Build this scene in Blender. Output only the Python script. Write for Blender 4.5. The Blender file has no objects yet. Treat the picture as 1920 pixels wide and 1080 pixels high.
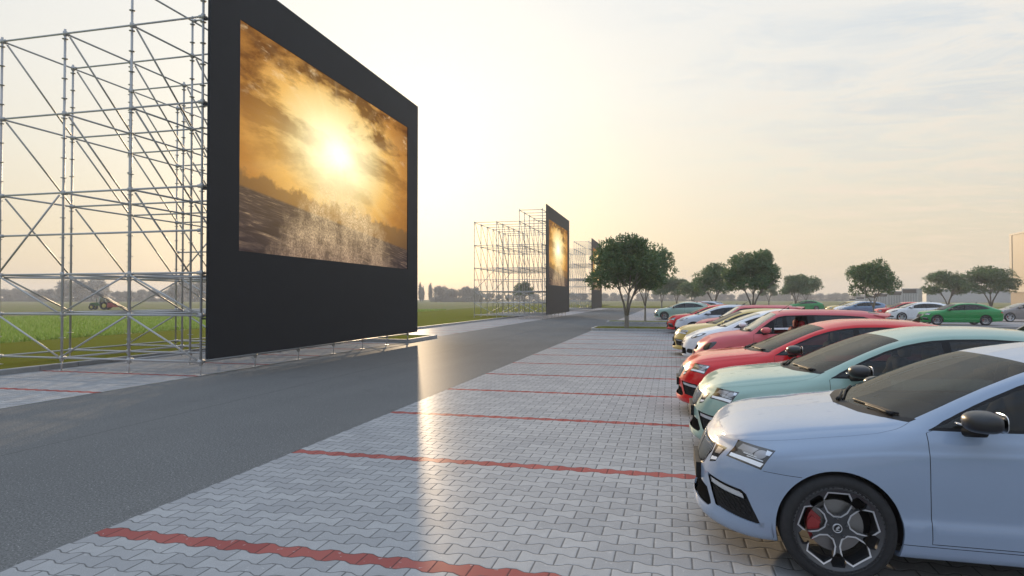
import bpy, bmesh, math, random
import numpy as np
from mathutils import Vector, Matrix
from mathutils.geometry import delaunay_2d_cdt
random.seed(7); np.random.seed(7)
sc = bpy.context.scene
COL = sc.collection
PI = math.pi

# ------------------------------------------------------------------ node helpers
class S:
    """a socket with arithmetic"""
    def __init__(s, nt, sock): s.nt = nt; s.k = sock
    def _m(s, op, o=None, rev=False, c=None):
        n = s.nt.nodes.new('ShaderNodeMath'); n.operation = op
        a = [s] if o is None else ([o, s] if rev else [s, o])
        if c is not None: a.append(c)
        for i, v in enumerate(a):
            if isinstance(v, S): s.nt.links.new(v.k, n.inputs[i])
            else: n.inputs[i].default_value = float(v)
        return S(s.nt, n.outputs[0])
    def __add__(s, o): return s._m('ADD', o)
    __radd__ = __add__
    def __sub__(s, o): return s._m('SUBTRACT', o)
    def __rsub__(s, o): return s._m('SUBTRACT', o, True)
    def __mul__(s, o): return s._m('MULTIPLY', o)
    __rmul__ = __mul__
    def __truediv__(s, o): return s._m('DIVIDE', o)
    def __rtruediv__(s, o): return s._m('DIVIDE', o, True)
    def __pow__(s, o): return s._m('POWER', o)
    def floor(s): return s._m('FLOOR')
    def abs(s): return s._m('ABSOLUTE')
    def mod(s, o): return s._m('FLOORED_MODULO', o)
    def lt(s, o): return s._m('LESS_THAN', o)
    def gt(s, o): return s._m('GREATER_THAN', o)
    def min(s, o): return s._m('MINIMUM', o)
    def max(s, o): return s._m('MAXIMUM', o)
    def sqrt(s): return s._m('SQRT')
    def exp(s): return s._m('EXPONENT')
    def sin(s): return s._m('SINE')
    def clamp(s): return s.max(0.0).min(1.0)
    def map(s, a, b, c=0., d=1., smooth=False):
        n = s.nt.nodes.new('ShaderNodeMapRange'); n.clamp = True
        if smooth: n.interpolation_type = 'SMOOTHSTEP'
        s.nt.links.new(s.k, n.inputs[0])
        for i, v in enumerate((a, b, c, d)): n.inputs[i + 1].default_value = v
        return S(s.nt, n.outputs[0])

class NT:
    def __init__(s, nt): s.nt = nt
    def new(s, t, **kw):
        n = s.nt.nodes.new(t)
        for k, v in kw.items(): setattr(n, k, v)
        return n
    def link(s, a, b): s.nt.links.new(a.k if isinstance(a, S) else a, b)
    def setin(s, inp, v):
        if isinstance(v, S): s.nt.links.new(v.k, inp)
        elif isinstance(v, (tuple, list)): inp.default_value = tuple(v) if len(v) == len(inp.default_value) else tuple(v) + (1,)
        else: inp.default_value = v
    def coord(s, which='Object'):
        return S(s.nt, s.new('ShaderNodeTexCoord').outputs[which])
    def sep(s, v):
        n = s.new('ShaderNodeSeparateXYZ'); s.link(v, n.inputs[0]); return [S(s.nt, o) for o in n.outputs]
    def comb(s, x, y, z=0.):
        n = s.new('ShaderNodeCombineXYZ')
        for i, v in enumerate((x, y, z)): s.setin(n.inputs[i], v)
        return S(s.nt, n.outputs[0])
    def noise(s, vec, scale, detail=2., rough=.5, dist=0., col=False):
        n = s.new('ShaderNodeTexNoise'); s.link(vec, n.inputs['Vector'])
        n.inputs['Scale'].default_value = scale; n.inputs['Detail'].default_value = detail
        n.inputs['Roughness'].default_value = rough; n.inputs['Distortion'].default_value = dist
        return S(s.nt, n.outputs[1 if col else 0])
    def voronoi(s, vec, scale, feature='F1'):
        n = s.new('ShaderNodeTexVoronoi'); n.feature = feature; s.link(vec, n.inputs['Vector']); n.inputs['Scale'].default_value = scale
        return S(s.nt, n.outputs['Distance'])
    def white(s, vec):
        n = s.new('ShaderNodeTexWhiteNoise'); s.link(vec, n.inputs['Vector']); return S(s.nt, n.outputs[0])
    def mix(s, f, a, b, mode='MIX'):
        n = s.new('ShaderNodeMix', data_type='RGBA', blend_type=mode, clamp_factor=True)
        s.setin(n.inputs[0], f); s.setin(n.inputs[6], a); s.setin(n.inputs[7], b)
        return S(s.nt, n.outputs[2])
    def ramp(s, f, stops):
        n = s.new('ShaderNodeValToRGB'); s.link(f, n.inputs[0]); e = n.color_ramp.elements
        while len(e) < len(stops): e.new(.5)
        for i, (p, c) in enumerate(stops):
            e[i].position = p; e[i].color = tuple(c) + (1,)
        return S(s.nt, n.outputs[0])
    def scalevec(s, v, sc3, rot=(0, 0, 0), loc=(0, 0, 0)):
        n = s.new('ShaderNodeMapping'); s.link(v, n.inputs[0]); n.inputs[1].default_value = loc; n.inputs[2].default_value = rot; n.inputs[3].default_value = sc3
        return S(s.nt, n.outputs[0])
    def bump(s, h, strength=.5, dist=.01):
        n = s.new('ShaderNodeBump'); s.link(h, n.inputs['Height']); n.inputs['Strength'].default_value = strength; n.inputs['Distance'].default_value = dist
        return S(s.nt, n.outputs[0])
    def bw(s, c):
        n = s.new('ShaderNodeRGBToBW'); s.link(c, n.inputs[0]); return S(s.nt, n.outputs[0])

def mat(name, color=(.5, .5, .5), rough=.5, metal=0., coat=0., spec=.5, build=None):
    m = bpy.data.materials.new(name); m.use_nodes = True
    b = m.node_tree.nodes['Principled BSDF']
    b.inputs['Base Color'].default_value = tuple(color) + (1,)
    b.inputs['Roughness'].default_value = rough; b.inputs['Metallic'].default_value = metal
    b.inputs['Coat Weight'].default_value = coat; b.inputs['Coat Roughness'].default_value = .04
    b.inputs['Specular IOR Level'].default_value = spec
    if build: build(NT(m.node_tree), b)
    return m

M = {}
def sheen(n, b, rough, fac, nrm=None):
    # matte surface with a weak broad gloss of its own
    b.inputs['Specular IOR Level'].default_value = 0.
    out = [x for x in n.nt.nodes if x.bl_idname == 'ShaderNodeOutputMaterial'][0]
    g = n.new('ShaderNodeBsdfGlossy'); n.setin(g.inputs['Roughness'], rough); mx = n.new('ShaderNodeMixShader'); n.setin(mx.inputs[0], fac)
    if nrm is not None: n.link(nrm, g.inputs['Normal'])
    n.nt.links.new(b.outputs[0], mx.inputs[1]); n.nt.links.new(g.outputs[0], mx.inputs[2]); n.nt.links.new(mx.outputs[0], out.inputs[0])
# --- road and paving
def b_asphalt(n, b):
    c = n.coord(); y_ = n.sep(c)[0]; big = n.noise(c, .35, 3); fine = n.noise(c, 55, 3, .8); sp = n.voronoi(c, 62)
    tracks = n.noise(n.scalevec(c, (1.1, .03, 1)), 1., 2)
    base = n.mix(fine.map(.34, .66), (.062, .063, .061), (.215, .214, .208))
    base = n.mix(big.map(.35, .7) * .35, base, (.10, .10, .098))
    seam = ((y_ + 7.02).abs() * 1.).lt(.012); base = n.mix(seam * .5, base, (.04, .04, .04))
    base = n.mix(n.noise(c, 1.6, 5, .7).map(.58, .75) * .35, base, (.07, .07, .068))
    base = n.mix(tracks.map(.45, .75) * .25, base, (.17, .168, .162))
    base = n.mix(sp.lt(.2) * n.noise(c, 21, 1).gt(.56) * .75, base, (.46, .45, .43))
    n.link(base, b.inputs['Base Color'])
    bp = n.bump(fine + sp * .6, .32, .006); n.link(bp, b.inputs['Normal'])
    sheen(n, b, .42, .017)
M['asphalt'] = mat('asphalt', build=b_asphalt)

PITCH = 2.505 / 17; PLEN = .245
def b_paver(y_red):
    def f(n, b):
        c = n.coord(); x, y, z = n.sep(c)
        v = (y - (y_red - PITCH * .5)) / PITCH          # course 0 is red
        k = x / PLEN
        tri = (k - (k + .5).floor()).abs() * 4 - 1         # -1 at integers, +1 at halves
        T = (tri * 2.2).max(-1.).min(1.)
        w = T * (.017 / PITCH)
        cc = (v + .5).floor(); par = cc.mod(2.)
        sg = 1 - par * 2
        d = v - cc - sg * w
        ci = cc - d.lt(0.)
        u = k + ci.mod(2.) * .5
        jx = (u - (u + .5).floor()).abs() * PLEN
        jy = d.abs() * PITCH
        jd = jx.min(jy)
        pid = n.comb(u.floor(), ci, 0.)
        r1 = n.white(pid)
        redc = ci.mod(17.).lt(.5)
        fine = n.noise(c, 160, 2, .7); med = n.noise(c, 9, 3); big = n.noise(c, .5, 3)
        grey = n.mix(r1, (.30, .30, .302), (.39, .388, .384))
        grey = n.mix(med.map(.3, .75) * .35, grey, (.26, .257, .25))
        grey = n.mix(big.map(.45, .75) * .25, grey, (.36, .35, .335)); grey = n.mix(n.noise(c, 1.3, 5, .7).map(.60, .78) * .4, grey, (.20, .195, .185))
        red = n.mix(r1, (.27, .075, .066), (.35, .11, .093))
        col = n.mix(redc, grey, red)
        col = n.mix(fine.map(.35, .7) * .45, col, n.mix(.5, col, (.10, .10, .10)))
        col = n.mix(n.noise(c, 23, 2).gt(.69) * .35, col, (.5, .49, .47))
        jw = n.noise(c, 14, 2).map(.3, .7, .0018, .0044)
        joint = 1 - (jd - jw).map(0., .004)
        col = n.mix(joint * .66, col, (.055, .052, .048))
        n.link(col, b.inputs['Base Color'])
        sheen(n, b, .31, (1 - joint) * .013)
        tilt = (n.white(n.comb(u.floor(), ci, 5.)) - .5) * .5
        h = (jd - .002).map(0., .012) + fine * .16 + tilt * .25
        n.link(n.bump(h, .38, .006), b.inputs['Normal'])
    return f
M['paver_r'] = mat('paver_right', build=b_paver(3.83))
M['paver_l'] = mat('paver_left', build=b_paver(4.38))
def b_kerb(n, b):
    c = n.coord(); x, y, z = n.sep(c)
    f = n.noise(c, 60, 3, .7); g = n.noise(c, 3, 3)
    col = n.mix(f, (.24, .245, .25), (.38, .38, .375)); col = n.mix(g.map(.4, .7) * .4, col, (.2, .2, .19))
    n.link(col, b.inputs['Base Color']); n.link(n.bump(f, .3, .004), b.inputs['Normal'])
M['kerb'] = mat('kerb_stone', rough=.7, build=b_kerb)
M['joint'] = mat('kerb_joint', (.03, .03, .03), .9)
def b_mown(n, b):
    c = n.coord(); f = n.noise(c, 30, 4, .75); g = n.noise(c, 1.2, 3); h = n.noise(n.scalevec(c, (3, .5, 1)), 4, 3)
    col = n.mix(f.map(.3, .7), (.085, .095, .012), (.19, .195, .035)); col = n.mix(g.map(.4, .7) * .6, col, (.15, .13, .028))
    col = n.mix(h.map(.5, .75) * .4, col, (.10, .115, .02))
    n.link(col, b.inputs['Base Color']); n.link(n.bump(f, .8, .05), b.inputs['Normal'])
M['mown'] = mat('mown_grass', rough=1., spec=.0, build=b_mown)
def b_field(n, b):
    c = n.coord(); x, y, z = n.sep(c)
    f = n.noise(c, 7, 5, .75); g = n.noise(c, .25, 4, .6); h = n.noise(n.scalevec(c, (.06, .25, 1), (0, 0, .5)), 1., 3)
    green = n.mix(f.map(.3, .7), (.21, .29, .05), (.42, .47, .13)); green = n.mix(g.map(.4, .62), green, n.mix(f, (.12, .18, .035), (.33, .36, .12)))
    far = n.mix(h.map(.3, .7), (.17, .165, .085), (.24, .20, .12)); far = n.mix(g.map(.45, .6) * .7, far, (.13, .17, .05))
    d = (x * x + y * y).sqrt() + (g - .5) * 50
    n.link(n.mix(d.map(62, 80), green, far), b.inputs['Base Color']); n.link(n.bump(f, .8, .12), b.inputs['Normal'])
M['field'] = mat('field_grass', rough=1., spec=.0, build=b_field)
def b_blade(n, b):
    r = S(n.nt, n.new('ShaderNodeNewGeometry').outputs['Random Per Island'])
    n.link(n.ramp(r, [(0, (.20, .29, .04)), (.5, (.33, .42, .085)), (.85, (.42, .48, .13)), (1, (.48, .46, .17))]), b.inputs['Base Color'])
M['blade'] = mat('grass_blade', rough=.9, spec=.05, build=b_blade)
# --- metals, plastics
def b_steel(n, b):
    c = n.coord(); f = n.noise(c, 25, 3); n.link(n.mix(f, (.36, .358, .352), (.50, .497, .49)), b.inputs['Base Color']); n.link(f.map(.3, .7, .38, .55), b.inputs['Roughness'])
M['steel'] = mat('galvanised_steel', metal=.12, rough=.6, build=b_steel)
def b_panel(n, b):
    c = n.coord(); f = n.noise(c, 2, 3); n.link(n.mix(f, (.011, .011, .013), (.015, .015, .017)), b.inputs['Base Color'])
M['panel'] = mat('black_board', rough=.6, spec=.25, build=b_panel)
M['black'] = mat('black_plastic', (.012, .012, .013), .6, spec=.2)
M['intake'] = mat('intake_mesh', (.008, .008, .008), 1., spec=0.)
M['glossblack'] = mat('gloss_black', (.008, .008, .009), .12, coat=.6)
M['gap'] = mat('panel_gap', (.006, .006, .007), .7)
def b_tyre(n, b):
    f = n.noise(n.coord(), 40, 3); n.link(n.mix(f, (.014, .014, .015), (.03, .03, .031)), b.inputs['Base Color'])
M['mirrorcap'] = mat('mirror_cap', (.012, .012, .013), .35, coat=.35, spec=.3)
M['tyre'] = mat('tyre_rubber', rough=.75, spec=.3, build=b_tyre)
M['rim'] = mat('dark_alloy', (.05, .051, .055), .36, metal=.4, coat=.4)
M['polish'] = mat('polished_alloy', (.55, .55, .56), .3, metal=.6)
M['silverrim'] = mat('silver_alloy', (.55, .56, .58), .28, metal=.75)
M['chrome'] = mat('chrome', (.75, .75, .76), .1, metal=1.)
M['brass'] = mat('grille_rib', (.30, .29, .27), .18, metal=.9)
M['caliper'] = mat('red_caliper', (.28, .012, .012), .35, coat=.5)
M['disc'] = mat('brake_disc', (.25, .245, .24), .4, metal=.8)
M['lampdark'] = mat('lamp_dark', (.02, .021, .023), .15, coat=.8)
M['lampgrey'] = mat('lamp_reflector', (.28, .28, .29), .25, metal=.5, coat=.6)
M['lampclear'] = mat('lamp_clear', (.55, .57, .6), .12, metal=.45, coat=1.)
M['lampwhite'] = mat('lamp_white', (.85, .86, .88), .2, coat=.6)
M['lampred'] = mat('lamp_red', (.45, .01, .01), .15, coat=.8)
M['seat'] = mat('seat_cloth', (.035, .034, .033), .8)
M['seatred'] = mat('red_seat_cloth', (.35, .012, .02), .8)
M['trim'] = mat('interior_trim', (.05, .048, .045), .7)
M['plate'] = mat('plate_white', (.6, .6, .6), .4)
M['whitebar'] = mat('white_bar', (.7, .7, .69), .25, coat=.5)
def glass(name, tint, fr=1.0):
    m = bpy.data.materials.new(name); m.use_nodes = True; nt = m.node_tree; n = NT(nt)
    nt.nodes.clear(); o = n.new('ShaderNodeOutputMaterial'); t = n.new('ShaderNodeBsdfTransparent'); g = n.new('ShaderNodeBsdfGlossy')
    t.inputs[0].default_value = tuple(tint) + (1,); g.inputs['Roughness'].default_value = .02; g.inputs[0].default_value = (.95, .97, .97, 1)
    f = n.new('ShaderNodeFresnel'); f.inputs[0].default_value = 1.5; mx = n.new('ShaderNodeMixShader')
    n.link(S(nt, f.outputs[0]) * fr, mx.inputs[0]); nt.links.new(t.outputs[0], mx.inputs[1]); nt.links.new(g.outputs[0], mx.inputs[2]); nt.links.new(mx.outputs[0], o.inputs[0])
    return m
M['glass'] = glass('tinted_glass', (.30, .31, .30), .8)
M['screen_glass'] = glass('windscreen_glass', (.24, .24, .22), .5)
M['glassdark'] = glass('privacy_glass', (.10, .105, .11))
M['glasspale'] = glass('pale_glass', (.50, .55, .52), 1.3)
def paint(name, c, rough=.6, metal=.0, coat=.85, wav=.13):
    def f(n, b):
        co = n.coord(); w = n.noise(co, 7, 2); w2 = n.noise(co, 2.2, 2)
        dents = n.voronoi(n.scalevec(co, (1.6, 4.5, 3.)), 3.2)
        h = w * .25 + w2 * .6 - (1 - dents.map(0, .16)) * .35
        n.link(n.bump(h, wav, .05), b.inputs['Coat Normal'])
        n.link(n.bump(w * .3 + w2 * .6, wav, .04), b.inputs['Normal'])
        fl = n.noise(co, 700, 1); n.link(n.mix(fl.map(.4, .7) * .25, tuple(c), tuple(min(1, v * 1.35) for v in c)), b.inputs['Base Color'])
    return mat(name, c, rough, metal, coat, .08, build=f)
P = dict(
    light_blue=paint('paint_light_blue', (.24, .30, .395)), mint=paint('paint_mint', (.26, .37, .315), metal=.1),
    red=paint('paint_red', (.55, .006, .009), metal=.1), coral=paint('paint_coral', (.52, .115, .125), rough=.42, metal=0., coat=.35),
    white=paint('paint_white', (.68, .69, .70), metal=0.), gold=paint('paint_gold', (.56, .41, .135)),
    silver=paint('paint_silver', (.46, .50, .56)), green=paint('paint_green', (.003, .21, .045), metal=.1),
    blue_grey=paint('paint_blue_grey', (.13, .20, .30)), brown_grey=paint('paint_brown_grey', (.24, .215, .20)),
    pale_blue=paint('paint_pale_blue', (.45, .55, .68)))

# ------------------------------------------------------------------ object helpers
def tag(o, label=None, cat=None, group=None, kind=None):
    for k, v in (('label', label), ('category', cat), ('group', group), ('kind', kind)):
        if v: o[k] = v
    return o
def link(o, parent=None):
    COL.objects.link(o)
    if parent is not None: o.parent = parent
    return o
def empty(name, loc=(0, 0, 0), rz=0.):
    o = bpy.data.objects.new(name, None); o.location = loc; o.rotation_euler = (0, 0, rz); o.empty_display_size = .3
    return link(o)
def mesh_from(name, V, F, mats, fmat=None, smooth=False, normals=None):
    me = bpy.data.meshes.new(name)
    me.from_pydata([tuple(map(float, v)) for v in V], [], [tuple(map(int, f)) for f in F])
    for m in (mats if isinstance(mats, (list, tuple)) else [mats]): me.materials.append(m)
    if fmat is not None: me.polygons.foreach_set('material_index', np.asarray(fmat, dtype=np.int32))
    if smooth: me.polygons.foreach_set('use_smooth', [True] * len(me.polygons))
    me.update()
    if normals is not None:
        li = np.empty(len(me.loops), dtype=np.int32); me.loops.foreach_get('vertex_index', li)
        me.normals_split_custom_set([tuple(x) for x in np.asarray(normals)[li]])
    return me
def obj(name, me, parent=None, loc=None, **tags):
    o = bpy.data.objects.new(name, me)
    if loc is not None: o.location = loc
    link(o, parent); return tag(o, **tags)
class MB:
    """collects shapes into one mesh"""
    def __init__(s): s.V = []; s.F = []; s.m = []; s.sm = []
    def add(s, V, F, m=0, sm=False):
        o = len(s.V); s.V += [tuple(map(float, v)) for v in V]; s.F += [tuple(i + o for i in f) for f in F]; s.m += [m] * len(F); s.sm += [sm] * len(F)
    def box(s, lo, hi, m=0):
        x0, y0, z0 = lo; x1, y1, z1 = hi
        V = [(x0, y0, z0), (x1, y0, z0), (x1, y1, z0), (x0, y1, z0), (x0, y0, z1), (x1, y0, z1), (x1, y1, z1), (x0, y1, z1)]
        s.add(V, [(3, 2, 1, 0), (4, 5, 6, 7), (0, 1, 5, 4), (1, 2, 6, 5), (2, 3, 7, 6), (3, 0, 4, 7)], m)
    def tube(s, pts, r, seg=8, m=0, caps=True):
        pts = [Vector(p) for p in pts]; n = len(pts); rr = r if isinstance(r, (list, tuple)) else [r] * n
        V = []; F = []; up = None
        for i, p in enumerate(pts):
            d = (pts[min(i + 1, n - 1)] - pts[max(i - 1, 0)]).normalized()
            if up is None: up = Vector((0, 0, 1)) if abs(d.z) < .9 else Vector((1, 0, 0))
            a = d.cross(up).normalized(); b = a.cross(d).normalized(); up = b
            for k in range(seg):
                t = 2 * PI * k / seg; V.append(p + (a * math.cos(t) + b * math.sin(t)) * rr[i])
        for i in range(n - 1):
            for k in range(seg):
                k2 = (k + 1) % seg; F.append((i * seg + k, i * seg + k2, (i + 1) * seg + k2, (i + 1) * seg + k))
        if caps: F.append(tuple(range(seg))[::-1]); F.append(tuple((n - 1) * seg + k for k in range(seg)))
        s.add(V, F, m, True)
    def lathe(s, prof, seg=48, axis='y', m=0, c=(0, 0, 0), sm=True):
        """prof: (radius, height) ; revolved about the axis through c"""
        V = []; F = []; n = len(prof)
        for k in range(seg):
            t = 2 * PI * k / seg; ct, st = math.cos(t), math.sin(t)
            for r, h in prof:
                V.append((c[0] + r * ct, c[1] + h, c[2] + r * st) if axis == 'y' else (c[0] + r * ct, c[1] + r * st, c[2] + h))
        for k in range(seg):
            k2 = (k + 1) % seg
            for i in range(n - 1): F.append((k * n + i, k * n + i + 1, k2 * n + i + 1, k2 * n + i))
        s.add(V, F, m, sm)
    def ball(s, c, r, e=(1., 1.), seg=20, rings=12, m=0, warp=None):
        def p(v, q): return math.copysign(abs(v) ** q, v)
        V = []; F = []
        for i in range(rings + 1):
            a = -PI / 2 + PI * i / rings
            for k in range(seg):
                b = 2 * PI * k / seg
                v = [p(math.cos(a), e[0]) * p(math.cos(b), e[1]), p(math.cos(a), e[0]) * p(math.sin(b), e[1]), p(math.sin(a), e[0])]
                if warp: v = warp(v)
                V.append((c[0] + r[0] * v[0], c[1] + r[1] * v[1], c[2] + r[2] * v[2]))
        for i in range(rings):
            for k in range(seg):
                k2 = (k + 1) % seg; F.append((i * seg + k, i * seg + k2, (i + 1) * seg + k2, (i + 1) * seg + k))
        s.add(V, F, m, True)
    def prism(s, poly, y0, y1, m=0):
        n = len(poly); V = [(x, y0, z) for x, z in poly] + [(x, y1, z) for x, z in poly]
        F = [tuple(range(n)), tuple(range(n, 2 * n))[::-1]] + [(i, i + n, (i + 1) % n + n, (i + 1) % n) for i in range(n)]
        s.add(V, F, m)
    def mesh(s, name, mats):
        me = mesh_from(name, s.V, s.F, mats, s.m)
        me.polygons.foreach_set('use_smooth', s.sm); me.update()
        bm = bmesh.new(); bm.from_mesh(me); bmesh.ops.recalc_face_normals(bm, faces=bm.faces); bm.to_mesh(me); bm.free()
        return me
# ------------------------------------------------------------------ car bodies: a lofted shell, cut along outlines into panels
def pch_slopes(s):
    """s: (..., n-1) secants on uniform knots -> (..., n) monotone slopes"""
    a, b = s[..., :-1], s[..., 1:]
    with np.errstate(divide='ignore', invalid='ignore'):
        m = np.where(a * b > 0, 2 * a * b / (a + b), 0.)
    m = np.nan_to_num(m)
    return np.concatenate([s[..., :1], m, s[..., -1:]], -1)
def pch_x(kn):
    """monotone cubic through (x, v) knots, as a vectorised function"""
    k = np.array(kn, float); X, Y = k[:, 0], k[:, 1]; h = np.diff(X); s = np.diff(Y) / h
    d = np.zeros(len(X)); d[0], d[-1] = s[0], s[-1]
    for i in range(1, len(X) - 1):
        if s[i - 1] * s[i] > 0:
            w1, w2 = 2 * h[i] + h[i - 1], h[i] + 2 * h[i - 1]; d[i] = (w1 + w2) / (w1 / s[i - 1] + w2 / s[i])
    def f(x):
        x = np.clip(np.asarray(x, float), X[0], X[-1]); i = np.clip(np.searchsorted(X, x, side='right') - 1, 0, len(X) - 2)
        t = (x - X[i]) / h[i]; t2 = t * t; t3 = t2 * t
        return (2 * t3 - 3 * t2 + 1) * Y[i] + (t3 - 2 * t2 + t) * h[i] * d[i] + (3 * t2 - 2 * t3) * Y[i + 1] + (t3 - t2) * h[i] * d[i + 1]
    return f
TS = .25
class Shell:
    def __init__(s, sp):
        s.sp = sp
        s.x0, s.D0, s.n0 = sp['front']; s.x1, s.D1, s.n1 = sp['rear']
        s.QA, s.QB = s.x0 - 1.15, s.x1 + 1.1
        s.fy = [pch_x(k) for k in sp['y']]; s.fz = [pch_x(k) for k in sp['z']]
        s.nose = pch_x(sp['nose']); s.tail = pch_x(sp['tail'])
    def plan(s, q):
        q = np.asarray(q, float); x = q.copy(); k = np.ones_like(q); wf = np.zeros_like(q); wr = np.zeros_like(q)
        a = q < s.x0; ph = np.clip((s.x0 - q[a]) / (s.x0 - s.QA), 0, 1) * PI / 2
        x[a] = s.x0 - s.D0 * np.sin(ph) ** (2 / s.n0); k[a] = np.clip(np.cos(ph), 0, 1) ** (2 / s.n0); wf[a] = np.sin(ph) ** 1.5
        a = q > s.x1; ph = np.clip((q[a] - s.x1) / (s.QB - s.x1), 0, 1) * PI / 2
        x[a] = s.x1 + s.D1 * np.sin(ph) ** (2 / s.n1); k[a] = np.clip(np.cos(ph), 0, 1) ** (2 / s.n1); wr[a] = np.sin(ph) ** 1.5
        return x, k, wf, wr
    def q_of_x(s, x):
        if x < s.x0:
            w = min(1., (s.x0 - x) / s.D0) ** (s.n0 / 2); return s.x0 - math.asin(w) / (PI / 2) * (s.x0 - s.QA)
        if x > s.x1:
            w = min(1., (x - s.x1) / s.D1) ** (s.n1 / 2); return s.x1 + math.asin(w) / (PI / 2) * (s.QB - s.x1)
        return x
    def pt(s, q, t):
        q = np.atleast_1d(np.asarray(q, float)); t = np.atleast_1d(np.asarray(t, float))
        x, k, wf, wr = s.plan(q)
        Y = np.stack([f(x) for f in s.fy], -1); Z = np.stack([f(x) for f in s.fz], -1)
        out = []
        for A in (Y, Z):
            d = pch_slopes(np.diff(A, axis=-1)); i = np.clip(np.floor(t).astype(int), 0, A.shape[-1] - 2); u = t - i
            r = np.arange(len(t)); a, b, da, db = A[r, i], A[r, i + 1], d[r, i], d[r, i + 1]
            out.append((2 * u**3 - 3 * u**2 + 1) * a + (u**3 - 2 * u**2 + u) * da + (3 * u**2 - 2 * u**3) * b + (u**3 - u**2) * db)
        y, z = out
        if s.sp.get('crease'):
            f = 1 / (1 + np.exp(-np.clip((x + .25) / .07, -40, 40))) * (1 - wr)
            z4 = Z[:, 4] - .012
            y = y + f * (.006 - .010 / (1 + np.exp(-np.clip((z - z4) / .0045, -40, 40)))) * (z > .3)
            y = y + f * .017 / (1 + np.exp(np.clip((z - .405 - .012 * x) / .007, -40, 40)))
            g = 1 / (1 + np.exp(np.clip((x - .36) / .03, -40, 40))) * (1 - wf)
            z = z + g * .012 / (1 + np.exp(-np.clip((t - 6.05) / .05, -40, 40)))
        xx = x + wf * s.nose(z) - wr * s.tail(z)
        return np.stack([xx, y * k, z], -1)
    def nrm(s, q, t):
        e = 1e-3
        q = np.clip(q, s.QA + .004, s.QB - .004); t = np.clip(t, .002, 7.998)
        a = s.pt(q + e, t) - s.pt(q - e, t); b = s.pt(q, t + e) - s.pt(q, t - e)
        n = np.cross(b, a); l = np.linalg.norm(n, axis=1, keepdims=True); n = n / np.maximum(l, 1e-9)
        return n
    def t_of_z(s, q, z):
        T = np.linspace(0, 8, 321); p = s.pt(np.full(321, q), T)[:, 2]
        p = np.maximum.accumulate(p + np.arange(321) * 1e-7)
        return float(np.interp(z, p, T, left=-.6, right=8.))
    def xz(s, pts):
        """outline given in side view (x, z)"""
        o = []
        for x, z in pts: q = s.q_of_x(x); o.append((q, s.t_of_z(q, z)))
        return o
    def uz(s, pts):
        """outline on the nose: u = 0 centre line .. 1 where the flank begins"""
        o = []
        for u, z in pts: q = s.QA + u * (s.x0 - s.QA); o.append((q, s.t_of_z(q, z)))
        return o

def dens(pts, step=.03, closed=True):
    out = []; n = len(pts)
    for i in range(n if closed else n - 1):
        a, b = pts[i], pts[(i + 1) % n]; L = math.hypot(b[0] - a[0], b[1] - a[1]); k = max(1, int(L / step))
        for j in range(k): out.append((a[0] + (b[0] - a[0]) * j / k, a[1] + (b[1] - a[1]) * j / k))
    if not closed: out.append(pts[-1])
    return out
def smooth_poly(pts, it=2):
    for _ in range(it):
        o = []; n = len(pts)
        for i in range(n):
            a, b = pts[i], pts[(i + 1) % n]; o += [(.75 * a[0] + .25 * b[0], .75 * a[1] + .25 * b[1]), (.25 * a[0] + .75 * b[0], .25 * a[1] + .75 * b[1])]
        pts = o
    return pts
def buffer_line(pts, w):
    L, R = [], []; n = len(pts)
    for i, p in enumerate(pts):
        a, b = pts[max(i - 1, 0)], pts[min(i + 1, n - 1)]; dx, dy = b[0] - a[0], b[1] - a[1]; l = math.hypot(dx, dy) or 1; nx, ny = -dy / l * w, dx / l * w
        L.append((p[0] + nx, p[1] + ny)); R.append((p[0] - nx, p[1] - ny))
    return L + R[::-1]
def inpoly(P, poly):
    x, y = P[:, 0], P[:, 1]; c = np.zeros(len(P), bool); n = len(poly)
    for i in range(n):
        x1, y1 = poly[i]; x2, y2 = poly[(i + 1) % n]
        if y1 == y2: continue
        m = ((y1 > y) != (y2 > y)); c ^= m & (x < (x2 - x1) * (y - y1) / (y2 - y1) + x1)
    return c
def inset(poly, d):
    n = len(poly); A = sum(poly[i][0] * poly[(i + 1) % n][1] - poly[(i + 1) % n][0] * poly[i][1] for i in range(n)); sg = 1 if A > 0 else -1; out = []
    for i in range(n):
        a, b, c = poly[i - 1], poly[i], poly[(i + 1) % n]
        e1 = np.array([b[0] - a[0], b[1] - a[1]]); e2 = np.array([c[0] - b[0], c[1] - b[1]])
        n1 = np.array([-e1[1], e1[0]]) / (np.linalg.norm(e1) + 1e-9) * sg; n2 = np.array([-e2[1], e2[0]]) / (np.linalg.norm(e2) + 1e-9) * sg
        m = n1 + n2; l = max(.35, 1 + float(n1 @ n2)); out.append((b[0] + m[0] * d / l, b[1] + m[1] * d / l))
    return out
def quad_in(q4, pts):
    """bilinear: q4 = bottom-front, bottom-rear, top-rear, top-front"""
    o = []
    for u, v in pts:
        a = [q4[0][i] * (1 - u) + q4[1][i] * u for i in (0, 1)]; b = [q4[3][i] * (1 - u) + q4[2][i] * u for i in (0, 1)]
        o.append((a[0] * (1 - v) + b[0] * v, a[1] * (1 - v) + b[1] * v))
    return o

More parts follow.
